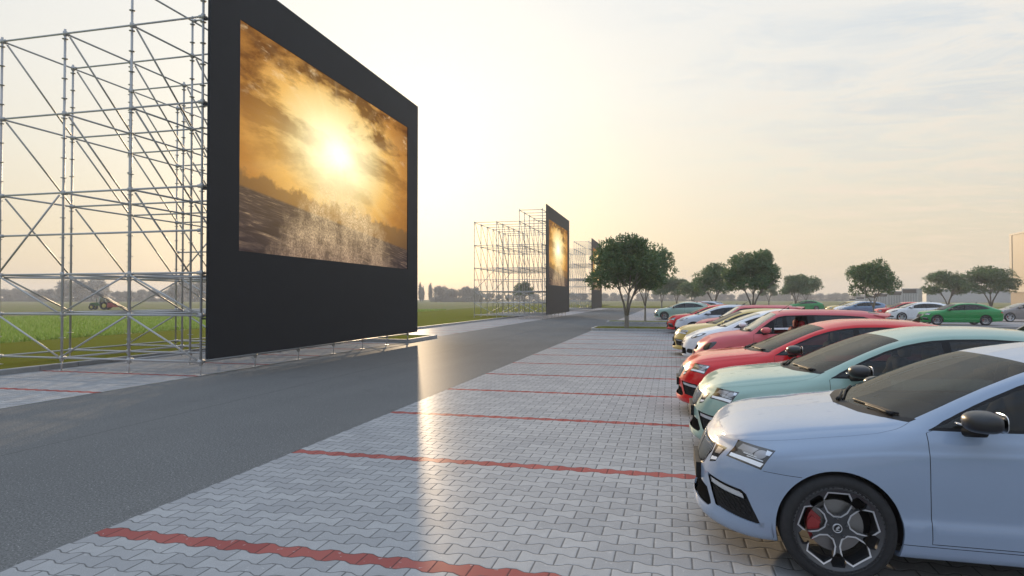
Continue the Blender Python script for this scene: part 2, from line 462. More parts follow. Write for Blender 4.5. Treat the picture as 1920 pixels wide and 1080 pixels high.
def cut_shell(sh, regions, gq=(46, 84, 34), gt=(5, 4, 6, 8, 6, 7, 9, 7)):
    """regions: list of (tag, polygon in (q,t)) - later ones win.  returns P (q,t) verts, tris, tag per tri"""
    sq = lambda p: (p[0], p[1] * TS)
    polys = [(tg, dens([sq(p) for p in pl], .03)) for tg, pl in regions]
    qs = np.concatenate([np.linspace(sh.QA, sh.x0, gq[0])[:-1], np.linspace(sh.x0, sh.x1, gq[1])[:-1], np.linspace(sh.x1, sh.QB, gq[2])])
    ts = np.concatenate([np.linspace(i, i + 1, k + 1)[:-1] for i, k in enumerate(gt)] + [[8.]]) * TS
    G = np.array([(q, t) for q in qs for t in ts])
    keep = np.ones(len(G), bool); edge = (G[:, 0] < qs[0] + 1e-6) | (G[:, 0] > qs[-1] - 1e-6) | (G[:, 1] < 1e-6) | (G[:, 1] > 8 * TS - 1e-6)
    for tg, pl in polys:
        for i in range(len(pl)):
            a = np.array(pl[i]); b = np.array(pl[(i + 1) % len(pl)]); d = b - a; L = d @ d
            sel = np.where((np.abs(G[:, 0] - a[0]) < .07) & (np.abs(G[:, 1] - a[1]) < .07))[0]
            if len(sel) == 0 or L < 1e-12: continue
            w = G[sel] - a; u = np.clip(w @ d / L, 0, 1); dist = np.linalg.norm(w - u[:, None] * d, axis=1); keep[sel[dist < .0075]] = False
    G = G[keep | edge]
    V = [tuple(p) for p in G]; E = []
    for tg, pl in polys:
        o = len(V); V += pl; n = len(pl); E += [(o + i, o + (i + 1) % n) for i in range(n)]
    v2, e2, f2 = delaunay_2d_cdt([Vector(p) for p in V], E, [], 0, 1e-5)[:3]
    P = np.array([(v[0], v[1]) for v in v2]); T = np.array([tuple(f) for f in f2 if len(f) == 3])
    C = P[T].mean(1); ok = (C[:, 1] > 0) & (C[:, 1] < 8 * TS) & (C[:, 0] > sh.QA) & (C[:, 0] < sh.QB)
    T, C = T[ok], C[ok]; tags = np.array(['body'] * len(T), dtype=object)
    for tg, pl in polys: tags[inpoly(C, pl)] = tg
    a = P[T[:, 1]] - P[T[:, 0]]; b = P[T[:, 2]] - P[T[:, 0]]; fl = (a[:, 0] * b[:, 1] - a[:, 1] * b[:, 0]) > 0   # ccw in (q,t) faces inwards
    T[fl] = T[fl][:, ::-1]
    P = P.copy(); P[:, 1] /= TS; P[:, 0] = np.clip(P[:, 0], sh.QA, sh.QB); P[:, 1] = np.clip(P[:, 1], 0, 8)
    return P, T, tags

def panel(name, sh, P, T, mats, fmat=None, push=0., skirt=0., sides=(-1, 1), smat=None):
    """mesh of the triangles T; push moves it inwards, skirt turns its edge in"""
    used, inv = np.unique(T, return_inverse=True); T2 = inv.reshape(T.shape)
    q, t = P[used, 0], P[used, 1]
    X = sh.pt(q, t); N = sh.nrm(q, t); ctr = X[:, 1] < 1e-4
    X0 = X.copy(); X = X - N * push
    ed = {}
    for tr in T2:
        for i in range(3):
            e = (tr[i], tr[(i + 1) % 3]); ed[tuple(sorted(e))] = ed.get(tuple(sorted(e)), 0) + 1
    V = []; Nn = []; F = []; fm = []
    for sd in sides:
        o = len(V); m = np.array([1, sd, 1]); V += list(X * m); Nn += list(N * m)
        for k, tr in enumerate(T2):
            F.append(tuple(o + i for i in (tr if sd > 0 else tr[::-1]))); fm.append(0 if fmat is None else fmat[k])
        if skirt or push:
            for tr in T2:
                for i in range(3):
                    a, b = tr[i], tr[(i + 1) % 3]
                    if ed[tuple(sorted((a, b)))] != 1 or (ctr[a] and ctr[b]): continue
                    hi = X0 if push else X; lo = X if push else X - N * skirt
                    pa, pb, qa, qb = hi[a] * m, hi[b] * m, lo[a] * m, lo[b] * m
                    out = np.cross(pb - pa, N[a] * m) * sd; l = np.linalg.norm(out); out = out / l if l > 1e-9 else N[a] * m
                    if push: out = -out
                    o2 = len(V); V += [pa, pb, qb, qa]; Nn += [out] * 4
                    F.append((o2, o2 + 3, o2 + 2, o2 + 1) if sd > 0 else (o2, o2 + 1, o2 + 2, o2 + 3)); fm.append(smat or 0)
    return mesh_from(name, V, F, mats, fm, True, Nn)

# ---- wheels
def rim_mesh(R, holes, face, ring, ringw=.0085, dish=.035, cap=True, depth=.035):
    """flat rim face cut by holes; y grows inwards (outer face at y = 0)"""
    circ = [(R * math.cos(2 * PI * k / 72), R * math.sin(2 * PI * k / 72)) for k in range(72)]
    polys = [('hole', dens(h, .012)) for h, rg in holes]; rings = [('ring', dens(inset(h, -ringw), .012)) for h, rg in holes if rg]
    G = [(r * math.cos(a), r * math.sin(a)) for r in np.arange(.02, R - .004, .014) for a in np.linspace(0, 2 * PI, max(8, int(2 * PI * r / .014)), endpoint=False)]
    G = np.array(G + [(0, 0)]); keep = np.ones(len(G), bool)
    allp = rings + polys
    for tg, pl in allp:
        for p in pl: keep &= np.hypot(G[:, 0] - p[0], G[:, 1] - p[1]) > .005
    V = [tuple(p) for p in G[keep]]; E = []
    for tg, pl in [('c', circ)] + allp:
        o = len(V); V += pl; E += [(o + i, o + (i + 1) % len(pl)) for i in range(len(pl))]
    v2, e2, f2 = delaunay_2d_cdt([Vector(p) for p in V], E, [], 0, 1e-6)[:3]
    Pp = np.array([(v[0], v[1]) for v in v2]); T = np.array([tuple(f) for f in f2 if len(f) == 3]); C = Pp[T].mean(1)
    ok = np.hypot(C[:, 0], C[:, 1]) < R; tg = np.zeros(len(T), int)
    for n_, pl in rings: tg[inpoly(C, pl)] = 1
    for n_, pl in polys: ok &= ~inpoly(C, pl)
    T, tg = T[ok], tg[ok]
    r = np.hypot(Pp[:, 0], Pp[:, 1]); yy = dish * (1 - (r / R) ** 2) * 1. - .0 ; yy = np.where(r > R * .93, yy + (r / R - .93) * -.06, yy)
    mb = MB(); V3 = [(p[0], y, p[1]) for p, y in zip(Pp, yy)]
    o = 0
    mb.V += V3
    ed = {}
    for k, t in enumerate(T):
        mb.F.append(tuple(int(i) for i in t)); mb.m.append(int(tg[k])); mb.sm.append(False)
        for i in range(3): e = tuple(sorted((int(t[i]), int(t[(i + 1) % 3])))); ed[e] = ed.get(e, 0) + 1
    for (a, b), n_ in ed.items():
        if n_ == 1:
            o = len(mb.V); A, B = V3[a], V3[b]
            s_ = 1. if math.hypot(A[0], A[2]) > R * .98 else .94
            ca = np.array([(A[0] + B[0]) / 2, 0, (A[2] + B[2]) / 2])
            mb.V += [A, B, (B[0], B[1] + depth, B[2]), (A[0], A[1] + depth, A[2])]; mb.F.append((o, o + 1, o + 2, o + 3)); mb.m.append(0); mb.sm.append(False)
    mb.lathe([(R, 0.0), (R + .012, -.004), (R + .012, .004), (R - .004, .02), (R - .012, .06), (R - .03, .12), (R - .02, .19), (R + .01, .2)], 60, m=0)
    if cap:
        d0 = dish - .006
        mb.lathe([(0, d0 - .002), (.022, d0 - .002), (.0225, d0 - .004), (.0265, d0 - .004), (.028, d0 + .01)], 30, m=1)
        mb.lathe([(0, d0 - .0026), (.0215, d0 - .0026)], 30, m=2)
        # winged arrow emblem
        ar = [(-.012, -.012), (.010, -.012), (.010, -.008), (.001, -.008), (.003, -.002), (.013, .004), (.010, .006), (.014, .010), (.009, .0105), (.010, .0145), (.002, .012), (-.006, .004), (-.010, -.003), (-.004, -.008), (-.012, -.008)]
        o = len(mb.V); mb.V += [(x, d0 - .0032, z) for x, z in ar]; mb.F.append(tuple(range(o, o + len(ar)))); mb.m.append(1); mb.sm.append(False)
        for k in range(5):
            a = PI / 2 + 2 * PI * k / 5; cx, cz = .055 * math.cos(a), .055 * math.sin(a)
            mb.lathe([(0, d0 - .012), (.007, d0 - .012), (.0095, d0 - .006), (.0105, d0 + .01)], 12, m=3, c=(cx, 0, cz))
    return mb
def rot(p, a): return (p[0] * math.cos(a) - p[1] * math.sin(a), p[0] * math.sin(a) + p[1] * math.cos(a))
def holes_A(R):
    oc = [(-.22, .88), (.235, .87), (.335, .65), (.205, .40), (.075, .30), (-.075, .30), (-.205, .40), (-.325, .65)]
    sm = [(-.135, .925), (.135, .925), (.185, .80), (.05, .60), (-.05, .60), (-.185, .80)]
    H = []
    for k in range(5):
        H.append(([(p[0] * R, p[1] * R) for p in (rot(p, 2 * PI * k / 5) for p in oc)], True))
        H.append(([(p[0] * R, p[1] * R) for p in (rot(p, 2 * PI * k / 5 + PI / 5) for p in sm)], False))
    return H
def holes_S(R, n=5, wi=.17, wo=.44):
    H = []
    for k in range(n):
        tr = [(-wo, .78), (-wo * .6, .89), (wo * .6, .89), (wo, .78), (wi * .8, .32), (-wi * .8, .32)]
        H.append(([(p[0] * R, p[1] * R) for p in (rot(p, 2 * PI * k / n) for p in tr)], False))
    return H
def wheel_meshes(key, R=.240, RT=.322):
    w = {}
    t = MB(); t.lathe([(R - .004, .02), (R + .006, -.002), (R + .03, -.010), (RT - .035, -.012), (RT - .012, -.003), (RT - .002, .02), (RT, .05), (RT, .1), (RT, .15), (RT - .002, .18), (RT - .012, .203), (RT - .04, .21), (R, .2)], 64)
    for a in (.05, .085, .12, .155): t.lathe([(RT - .008, a - .005), (RT + .0006, a - .0035), (RT + .0006, a + .0035), (RT - .008, a + .005)], 64)
    for rr in (R + .016, R + .045): t.lathe([(rr, -.0075), (rr + .002, -.0122), (rr + .004, -.0085)], 64)
    w['tyre'] = t.mesh('tyre', M['tyre'])
    if key == 'A': w['rim'] = rim_mesh(R, holes_A(R), 0, 1).mesh('rim', [M['rim'], M['polish'], M['glossblack'], M['rim']])
    elif key == 'B': w['rim'] = rim_mesh(R, holes_S(R, 5, .2, .47), 0, 1).mesh('rim', [M['silverrim'], M['polish'], M['glossblack'], M['silverrim']])
    else: w['rim'] = rim_mesh(R, holes_S(R, 10, .07, .2), 0, 1).mesh('rim', [M['silverrim'], M['polish'], M['glossblack'], M['silverrim']])
    d = MB(); d.lathe([(.05, .085), (.155, .085), (.155, .11), (.05, .11), (.05, .085)], 48, sm=False); w['brake_disc'] = d.mesh('brake_disc', M['disc'])
    c = MB()
    arc = [(.165 * math.cos(a), .165 * math.sin(a)) for a in np.linspace(2.55, 3.75, 9)] + [(.095 * math.cos(a), .095 * math.sin(a)) for a in np.linspace(3.65, 2.65, 7)]
    c.prism(arc, .062, .13); c.prism([(p[0] * .98 - .002, p[1] * .6) for p in arc], .052, .07)
    w['brake_caliper'] = c.mesh('brake_caliper', M['caliper'])
    return w
def lin(kn):
    k = np.array(kn, float); return lambda x: float(np.interp(x, k[:, 0], k[:, 1]))
SPEC = {}
SPEC['A'] = dict(                                    # long liftback
    front=(-.25, .55, 2.22), rear=(3.30, .48, 3.0), wb=2.66, RW=.325, top=1.405,
    nose=[(.15, .07), (.24, .0), (.34, .03), (.5, .03), (.6, .055), (.69, .10), (.73, .13), (.8, .14)],
    tail=[(.2, .12), (.32, .05), (.5, .0), (.66, .0), (.8, .05), (.9, .075), (.96, .02), (1., .0)],
    y=[[(-.8, .74), (.4, .76), (3.8, .74)], [(-.8, .83), (-.3, .85), (.4, .855), (2.4, .855), (3.8, .84)], [(-.8, .85), (-.3, .875), (.4, .872), (1.5, .868), (2.5, .88), (3.8, .85)],
       [(-.8, .85), (-.3, .885), (0, .895), (.5, .885), (1.5, .882), (2.6, .895), (3.3, .885), (3.8, .85)], [(-.8, .83), (-.3, .868), (.4, .872), (1.5, .872), (2.6, .875), (3.3, .855), (3.8, .82)],
       [(-.8, .79), (-.3, .80), (.2, .81), (.45, .832), (1.5, .835), (2.6, .82), (3.3, .765), (3.8, .72)], [(-.8, .70), (-.3, .715), (.25, .735), (.42, .738), (.55, .728), (.9, .672), (1.2, .612), (1.5, .58), (2., .57), (2.6, .56), (3., .56), (3.4, .59), (3.8, .62)],
       [(-.8, .40), (.25, .42), (.9, .39), (1.5, .34), (2.6, .33), (3.8, .37)], [(-.8, 0), (3.8, 0)]],
    z=[[(-.8, .19), (-.5, .185), (-.2, .20), (.4, .175), (2.3, .175), (3., .22), (3.8, .30)], [(-.8, .215), (-.5, .215), (-.2, .23), (.4, .20), (2.3, .20), (3., .25), (3.8, .33)], [(-.8, .36), (.4, .40), (2.4, .42), (3.8, .46)],
       [(-.8, .52), (-.3, .58), (.4, .62), (2.4, .66), (3.8, .66)], [(-.8, .62), (-.5, .70), (-.2, .748), (.4, .815), (1.5, .845), (2.6, .875), (3.3, .88), (3.8, .86)],
       [(-.8, .66), (-.65, .728), (-.5, .766), (-.2, .815), (.2, .868), (.45, .90), (.8, .915), (1.5, .935), (2.3, .965), (2.9, .985), (3.3, .975), (3.8, .92)],
       [(-.8, .70), (-.7, .757), (-.6, .788), (-.5, .812), (-.2, .858), (.1, .897), (.3, .922), (.42, .95), (.55, 1.01), (.7, 1.085), (.9, 1.178), (1.1, 1.255), (1.3, 1.308), (1.6, 1.345), (1.9, 1.352), (2.3, 1.332), (2.7, 1.265), (3., 1.17), (3.3, 1.06), (3.55, .985), (3.8, .935)],
       [(-.8, .72), (-.7, .778), (-.6, .812), (-.5, .838), (-.2, .886), (.1, .92), (.25, .938), (.35, .975), (.5, 1.04), (.7, 1.132), (.9, 1.215), (1.1, 1.29), (1.3, 1.345), (1.6, 1.386), (1.9, 1.393), (2.3, 1.376), (2.7, 1.312), (3.1, 1.19), (3.4, 1.07), (3.6, .995), (3.8, .955)],
       [(-.8, .726), (-.7, .784), (-.6, .818), (-.5, .845), (-.2, .894), (.1, .928), (.22, .945), (.3, .968), (.5, 1.056), (.7, 1.142), (.9, 1.224), (1.1, 1.302), (1.3, 1.357), (1.6, 1.397), (1.9, 1.405), (2.3, 1.388), (2.7, 1.325), (3.1, 1.205), (3.4, 1.085), (3.6, 1.005), (3.8, .962)]],
    dlo_lo=[(.50, .922), (.96, .928), (1.6, .95), (2.2, .975), (2.7, 1.01), (2.95, 1.04)],
    dlo_hi=[(.50, .926), (.60, .985), (.8, 1.09), (1.0, 1.18), (1.2, 1.245), (1.4, 1.285), (1.6, 1.302), (1.9, 1.308), (2.2, 1.292), (2.5, 1.235), (2.75, 1.15), (2.9, 1.075), (2.95, 1.045)],
    glasses=[('f', .535, 1.50), ('r', 1.57, 2.36), ('q', 2.41, 2.88)],
    ws=[(.46, 6.12), (.60, 6.12), (1.16, 6.12), (1.14, 7), (1.12, 8.4), (.22, 8.4), (.30, 7.1), (.37, 6.55)], hood_rear=[(.425, 6.02), (.31, 6.55), (.235, 7.1), (.145, 8.4)],
    rw=[(2.88, 6.2), (3.38, 6.2), (3.47, 7), (3.50, 8.4), (2.84, 8.4), (2.85, 7)],
    fd=(.485, 1.515), rd=[(1.53, .28), (2.22, .275), (2.29, .36), (2.36, .52), (2.47, .66), (2.58, .75), (2.66, .86)],
    wheel='A', mir='black', seats='seat', crease=1)
def kn(l, **kw): return l
B = dict(SPEC['A'])
def remap(kns, xa, f): return [(xa(x), f(x, v)) for x, v in kns]
# rounded hatchback: shorter tail, taller nose, steep rear
def hx(x): return float(np.interp(x, [-.8, .4, 2.3, 3.0, 3.3, 3.8], [-.82, .22, 2.35, 2.95, 3.1, 3.36]))
B.update(front=(-.22, .60, 2.3), rear=(3.0, .36, 3.2), wb=2.61, top=1.42,
    nose=[(.15, .06), (.24, .0), (.4, .0), (.55, .03), (.66, .08), (.74, .14), (.85, .18)], tail=[(.2, .06), (.4, .0), (.7, .0), (.9, .05), (1.1, .12), (1.3, .20)],
    y=[remap(k, hx, lambda x, v: v * .985) for k in SPEC['A']['y']],
    z=[SPEC['A']['z'][0], SPEC['A']['z'][1], SPEC['A']['z'][2], SPEC['A']['z'][3],
       [(-.82, .64), (-.5, .72), (-.2, .775), (.3, .84), (1.5, .865), (2.6, .90), (3.36, .90)],
       [(-.82, .67), (-.5, .77), (-.2, .84), (.2, .905), (.8, .935), (1.5, .955), (2.3, .985), (2.8, 1.0), (3.36, 1.0)],
       [(-.82, .69), (-.65, .75), (-.45, .81), (-.2, .87), (.05, .925), (.25, .975), (.4, 1.04), (.6, 1.13), (.8, 1.205), (1., 1.268), (1.3, 1.33), (1.6, 1.355), (2., 1.345), (2.4, 1.315), (2.8, 1.25), (3., 1.19), (3.15, 1.11), (3.36, 1.02)],
       [(-.82, .705), (-.65, .768), (-.45, .832), (-.2, .895), (.05, .95), (.2, .99), (.4, 1.08), (.6, 1.165), (.8, 1.24), (1., 1.303), (1.3, 1.37), (1.6, 1.40), (2., 1.395), (2.4, 1.372), (2.8, 1.325), (3., 1.28), (3.15, 1.2), (3.36, 1.06)],
       [(-.82, .71), (-.65, .775), (-.45, .84), (-.2, .905), (.05, .962), (.2, 1.005), (.4, 1.09), (.6, 1.175), (.8, 1.25), (1., 1.315), (1.3, 1.382), (1.6, 1.415), (2., 1.412), (2.4, 1.39), (2.8, 1.345), (3., 1.305), (3.15, 1.23), (3.36, 1.08)]],
    dlo_lo=[(.42, .955), (1., .96), (1.6, .975), (2.2, 1.0), (2.6, 1.03), (2.78, 1.06)], dlo_hi=[(.42, .96), (.55, 1.05), (.75, 1.135), (.95, 1.205), (1.2, 1.262), (1.5, 1.295), (1.9, 1.295), (2.3, 1.265), (2.6, 1.20), (2.78, 1.10)],
    glasses=[('f', .47, 1.56), ('q', 1.66, 2.70)],
    ws=[(.28, 6.12), (.45, 6.12), (1.08, 6.12), (1.04, 7), (1.0, 8.4), (.12, 8.4), (.18, 7.1), (.23, 6.55)], hood_rear=[(.245, 6.02), (.17, 6.55), (.115, 7.1), (.05, 8.4)],
    rw=[(2.72, 6.25), (3.06, 6.25), (3.12, 7), (3.14, 8.4), (2.74, 8.4), (2.73, 7)],
    fd=(.40, 1.60), rd=None, wheel='B', mir='paint', crease=0)
SPEC['B'] = B
Cc = dict(B)
Cc.update(front=(-.26, .50, 2.2), rear=(2.98, .30, 3.4), top=1.45,
    nose=[(.15, .05), (.24, .0), (.4, .0), (.55, .04), (.66, .10), (.74, .16), (.85, .22)],
    z=B['z'][:4] + [
       [(-.82, .62), (-.5, .70), (-.2, .76), (.3, .83), (1.5, .86), (2.6, .88), (3.36, .88)],
       [(-.82, .66), (-.5, .77), (-.2, .845), (.2, .905), (.8, .93), (1.5, .945), (2.3, .96), (2.8, .97), (3.36, .97)],
       [(-.82, .68), (-.65, .745), (-.45, .815), (-.2, .875), (.05, .915), (.3, .945), (.42, .99), (.6, 1.12), (.8, 1.26), (.95, 1.345), (1.1, 1.375), (1.6, 1.395), (2.2, 1.39), (2.7, 1.37), (2.95, 1.33), (3.1, 1.20), (3.3, .99)],
       [(-.82, .695), (-.65, .765), (-.45, .835), (-.2, .90), (.05, .945), (.28, .975), (.4, 1.04), (.6, 1.17), (.8, 1.305), (.95, 1.385), (1.1, 1.415), (1.6, 1.44), (2.2, 1.437), (2.7, 1.42), (2.95, 1.38), (3.1, 1.25), (3.3, 1.03)],
       [(-.82, .70), (-.65, .77), (-.45, .842), (-.2, .91), (.05, .955), (.26, .985), (.38, 1.045), (.6, 1.185), (.8, 1.32), (.92, 1.39), (1.1, 1.425), (1.6, 1.45), (2.2, 1.447), (2.7, 1.43), (2.95, 1.39), (3.1, 1.27), (3.3, 1.04)]],
    dlo_lo=[(.48, .945), (1., .95), (1.6, .955), (2.2, .965), (2.75, .985)], dlo_hi=[(.48, .95), (.6, 1.06), (.78, 1.20), (.95, 1.30), (1.1, 1.33), (1.6, 1.345), (2.2, 1.34), (2.6, 1.315), (2.75, 1.26)],
    glasses=[('o', .86, 1.52), ('q', 1.66, 2.66)],
    ws=[(.45, 6.1), (.55, 6.1), (.93, 6.1), (.91, 7), (.9, 8.4), (.30, 8.4), (.33, 7.1), (.39, 6.55)], hood_rear=[(.41, 6.02), (.335, 6.55), (.275, 7.1), (.235, 8.4)],
    fd=(.45, 1.60), wheel='C', mir='paint', seats='seatred')
SPEC['C'] = Cc

def build_model(key):
    sp = SPEC[key]; sh = Shell(sp); R = []; QA, QB = sh.QA, sh.QB
    lo, hi = lin(sp['dlo_lo']), lin(sp['dlo_hi']); x0, x1 = sp['dlo_lo'][0][0], sp['dlo_lo'][-1][0]
    # bonnet
    if key == 'A': hoodside = [(QA - .1, 6.12), (QA + .25, 6.05), (QA + .45, 5.88), (QA + .62, 5.62), (sh.q_of_x(-.42), 5.38), (-.2, 5.25), (.1, 5.22), (.24, 5.32), (.34, 5.62)]
    else: hoodside = [(QA - .1, 6.12), (QA + .3, 6.0), (QA + .6, 5.7), (sh.q_of_x(-.45), 5.4), (-.2, 5.25), (sp['ws'][0][0] - .3, 5.22), (sp['ws'][0][0] - .2, 5.32), (sp['ws'][0][0] - .11, 5.62)]
    hood = hoodside + sp['hood_rear'] + [(QA - .1, 8.4)]
    R.append(('hood', hood))
    R.append(('cowl', sp['hood_rear'] + sp['ws'][::-1][:3][::-1][0:0] + [(sp['ws'][-3][0], 8.4), sp['ws'][-2], sp['ws'][-1], sp['ws'][0], (sp['ws'][0][0] + .005, 6.04)]))
    # doors
    a, b = sp['fd']
    fd = sh.xz([(a, lo(x0) - .012), (a - .003, .6), (a + .006, .285), (b - .01, .28), (b, .6)] + [(x, lo(max(x, x0)) + .006) for x in np.linspace(b, x0 + .03, 8)])
    R.append(('fdoor', fd)); doorlines = [fd]
    if sp['rd']:
        rd = sh.xz(sp['rd'] + [(x, lo(x) + .006) for x in np.linspace(2.69, sp['rd'][0][0], 8)]); R.append(('rdoor', rd)); doorlines.append(rd)
    # glass house
    xs = np.linspace(x0, x1, 30)
    R.append(('dlo', sh.xz([(x, lo(x)) for x in xs] + [(x, hi(x)) for x in xs[::-1]])))
    for nm, ga, gb in sp['glasses']:
        gx = np.linspace(ga, gb, 18); m = .018
        R.append(('glass_' + nm, sh.xz([(x, lo(x) + m) for x in gx] + [(x, max(hi(x) - m, lo(x) + m + .004)) for x in gx[::-1]])))
    R.append(('ws', sp['ws'])); R.append(('rw', sp['rw']))
    # nose
    lamp_sub = {}
    if key == 'A':
        gr = sh.uz([(-.05, .492), (.13, .497), (.23, .545), (.295, .64), (.30, .692), (.15, .700), (-.05, .702)])
        R.append(('surround', gr)); R.append(('grille', [(q, t) for q, t in sh.uz([(-.05, .508), (.12, .512), (.215, .555), (.275, .64), (.28, .684), (.15, .690), (-.05, .692)])]))
        il = sh.uz([(.305, .575), (.385, .60), (.47, .705), (.315, .70)]); R.append(('lamp2', il))
        R.append(('lampgrey2', quad_in(il, [(.25, .4), (.85, .45), (.8, .85), (.3, .85)]))); R.append(('lampwhite2', quad_in(il, [(.05, .08), (.95, .08), (.9, .22), (.1, .22)])))
        h4 = sh.xz([(-.66, .662), (-.435, .640), (-.345, .762), (-.60, .772)])
        R.append(('lamp', h4))
        sub = lambda p: quad_in(h4, p)
        R += [('lampwhite', sub([(.06, .07), (.95, .07), (.97, .23), (.05, .23)])), ('lampgrey', sub([(.12, .52), (.58, .5), (.66, .84), (.2, .88)])),
              ('projector', smooth_poly(sub([(.66, .36), (.86, .34), (.93, .6), (.86, .84), (.70, .84), (.62, .6)]))), ('lampclear', sub([(.88, .62), (.97, .62), (.97, .86), (.84, .9)])),
              ('lampclear', sub([(.36, .40), (.74, .37), (.74, .41), (.36, .44)])), ('lampclear', sub([(.5, .30), (.93, .29), (.93, .33), (.5, .34)])), ('lampclear', sub([(.3, .465), (.62, .45), (.62, .475), (.3, .485)]))]
        fg = sh.xz([(-.695, .325), (-.43, .30), (-.515, .472), (-.545, .492), (-.745, .505)]); R.append(('fogframe', fg))
        R.append(('fogmesh', sh.xz([(-.675, .345), (-.47, .325), (-.52, .435), (-.725, .448)]))); R.append(('foglamp', sh.xz([(-.728, .452), (-.525, .437), (-.538, .468), (-.555, .476), (-.735, .490)])))
        R.append(('lowgrille', sh.uz([(-.05, .275), (.34, .287), (.37, .31), (.30, .40), (.15, .415), (-.05, .418)])))
        gaps = [sh.xz([(-.425, .636), (-.34, .632), (-.2, .622)]), sh.xz([(.32, .272), (.6, .268), (1.5, .262), (2.3, .258)])]
        R.append(('taillamp', sh.xz([(3.47, .80), (3.6, .755), (3.775, .735), (3.775, .84), (3.6, .855), (3.49, .85)])))
        R.append(('diffuser', sh.uz([(0, 0)])[:0] or [(QB - .75, -.5), (QB + .1, -.5), (QB + .1, 2.0), (QB - .5, 1.9)]))
    elif key == 'B':
        R.append(('grille', sh.uz([(-.05, .56), (.24, .57), (.30, .66), (-.05, .68)]))); R.append(('lowgrille', sh.uz([(-.05, .25), (.42, .27), (.38, .42), (-.05, .44)])))
        h4 = sh.xz([(-.70, .64), (-.36, .74), (-.16, .835), (-.60, .765)]); R.append(('lamp', smooth_poly(h4, 2)))
        R += [('lampclear', smooth_poly(quad_in(h4, [(.1, .15), (.4, .12), (.45, .8), (.12, .8)]))), ('projector', smooth_poly(quad_in(h4, [(.5, .2), (.85, .3), (.8, .85), (.5, .8)])))]
        fg = smooth_poly(sh.xz([(-.72, .30), (-.48, .29), (-.52, .40), (-.70, .42)])); R.append(('fogmesh', fg))
        gaps = [sh.xz([(-.40, .70), (-.3, .66), (-.26, .60)]), sh.xz([(.32, .272), (1.5, .262), (2.3, .258)])]
        R.append(('taillamp', sh.xz([(3.05, .80), (3.33, .78), (3.34, 1.02), (3.1, 1.04)])))
    else:
        R.append(('grille', sh.uz([(-.05, .55), (.26, .57), (.28, .66), (-.05, .67)])))
        h4 = sh.xz([(-.62, .56), (-.40, .62), (-.22, .80), (-.55, .73)]); R.append(('lamp', smooth_poly(h4, 3)))
        R.append(('surround', sh.uz([(.42, .27), (.62, .30), (.60, .47), (.45, .50)]))); R.append(('fogmesh', sh.uz([(.45, .29), (.585, .315), (.57, .45), (.47, .475)])))
        R.append(('lowgrille', sh.uz([(-.05, .26), (.36, .27), (.34, .42), (-.05, .43)])))
        gaps = [sh.xz([(.32, .272), (1.5, .262), (2.3, .258)])]
        R.append(('taillamp', sh.xz([(3.05, .70), (3.26, .70), (3.26, .92), (3.08, .92)])))
    for dl in doorlines: gaps.append(dl + dl[:1])
    gaps.append([p for p in hood[1:-1]])
    order = [r for r in R if r[0] in ('hood', 'cowl', 'fdoor', 'rdoor')]; rest = [r for r in R if r not in order]
    GP = []
    for g in gaps:
        d = dens([(p[0], p[1] * TS) for p in g], .03, False); GP.append(('gap', [(p[0], p[1] / TS) for p in buffer_line(d, .0022)]))
    arches = []
    for cx in (0., sp['wb']):
        a = np.linspace(0, 2 * PI, 60, endpoint=False); arches.append(('cut', sh.xz([(cx + .348 * math.cos(t), .325 + .348 * math.sin(t)) for t in a if math.sin(t) > -.55] )))
    Pq, T, tags = cut_shell(sh, order + GP + rest + arches)
    mk = lambda nm, tg, mats, **kw: panel(nm, sh, Pq, T[np.isin(tags, tg)], mats, **kw)
    parts = []      # (name, mesh, painted, parent index name, label)
    def add(name, me, parent=None, paint=False, loc=None, rz=0., label=None):
        parts.append(dict(name=name, me=me, parent=parent, paint=paint, loc=loc, rz=rz, label=label)); return len(parts) - 1
    bt = np.isin(tags, ['body', 'gap', 'cowl', 'diffuser']); Tb = T[bt]; fm = np.array([0 if t == 'body' else 1 for t in tags[bt]])
    body = add('body', panel('body', sh, Pq, Tb, [M['gap'], M['black']], [0 if f == 0 else 1 for f in fm], skirt=.022), paint=True)
    add('bonnet', mk('bonnet', ['hood'], [M['gap'], M['gap']], skirt=.012), paint=True)
    add('windscreen', mk('windscreen', ['ws'], [M['glasspale'] if key != 'A' else M['screen_glass']]))
    add('rear_window', mk('rear_window', ['rw'], [M['glassdark']]))
    add('grille', mk('grille', ['grille'], [M['intake']], push=.02))
    if key == 'A': add('grille_surround', mk('grille_surround', ['surround'], [M['glossblack']]), 0)
    if (tags == 'lowgrille').any(): add('air_intake', mk('air_intake', ['lowgrille'], [M['intake']], push=.014))
    gi = [i for i, p in enumerate(parts) if p['name'] == 'grille'][0]
    if key in 'AB':                                     # ribs
        rb = MB()
        if key == 'A':
            for u in np.linspace(.018, .262, 11):
                zt = .686; zb = float(np.interp(u, [0, .12, .215, .275], [.511, .515, .56, .64]))
                for sd in (-1, 1):
                    pts = []
                    for z in np.linspace(zb, zt, 8):
                        (q, t), = sh.uz([(u, z)]); p = sh.pt(q, t)[0]; n_ = sh.nrm(q, t)[0]; p = p - n_ * .006; pts.append((p[0], p[1] * sd, p[2]))
                    rb.tube(pts, .0042, 6)
        else:
            for z in (.59, .62, .65):
                pts = []
                for u in np.linspace(-.27, .27, 19):
                    (q, t), = sh.uz([(abs(u), z)]); p = sh.pt(q, t)[0]; n_ = sh.nrm(q, t)[0]; p = p - n_ * .004; pts.append((p[0], p[1] * (1 if u > 0 else -1), p[2]))
                rb = MB(); rb.tube(pts, .009, 6); add('grille_bar', rb.mesh('grille_bar', M['whitebar']), gi)
        if key == 'A': add('grille_rib', rb.mesh('grille_rib', M['brass']), gi)
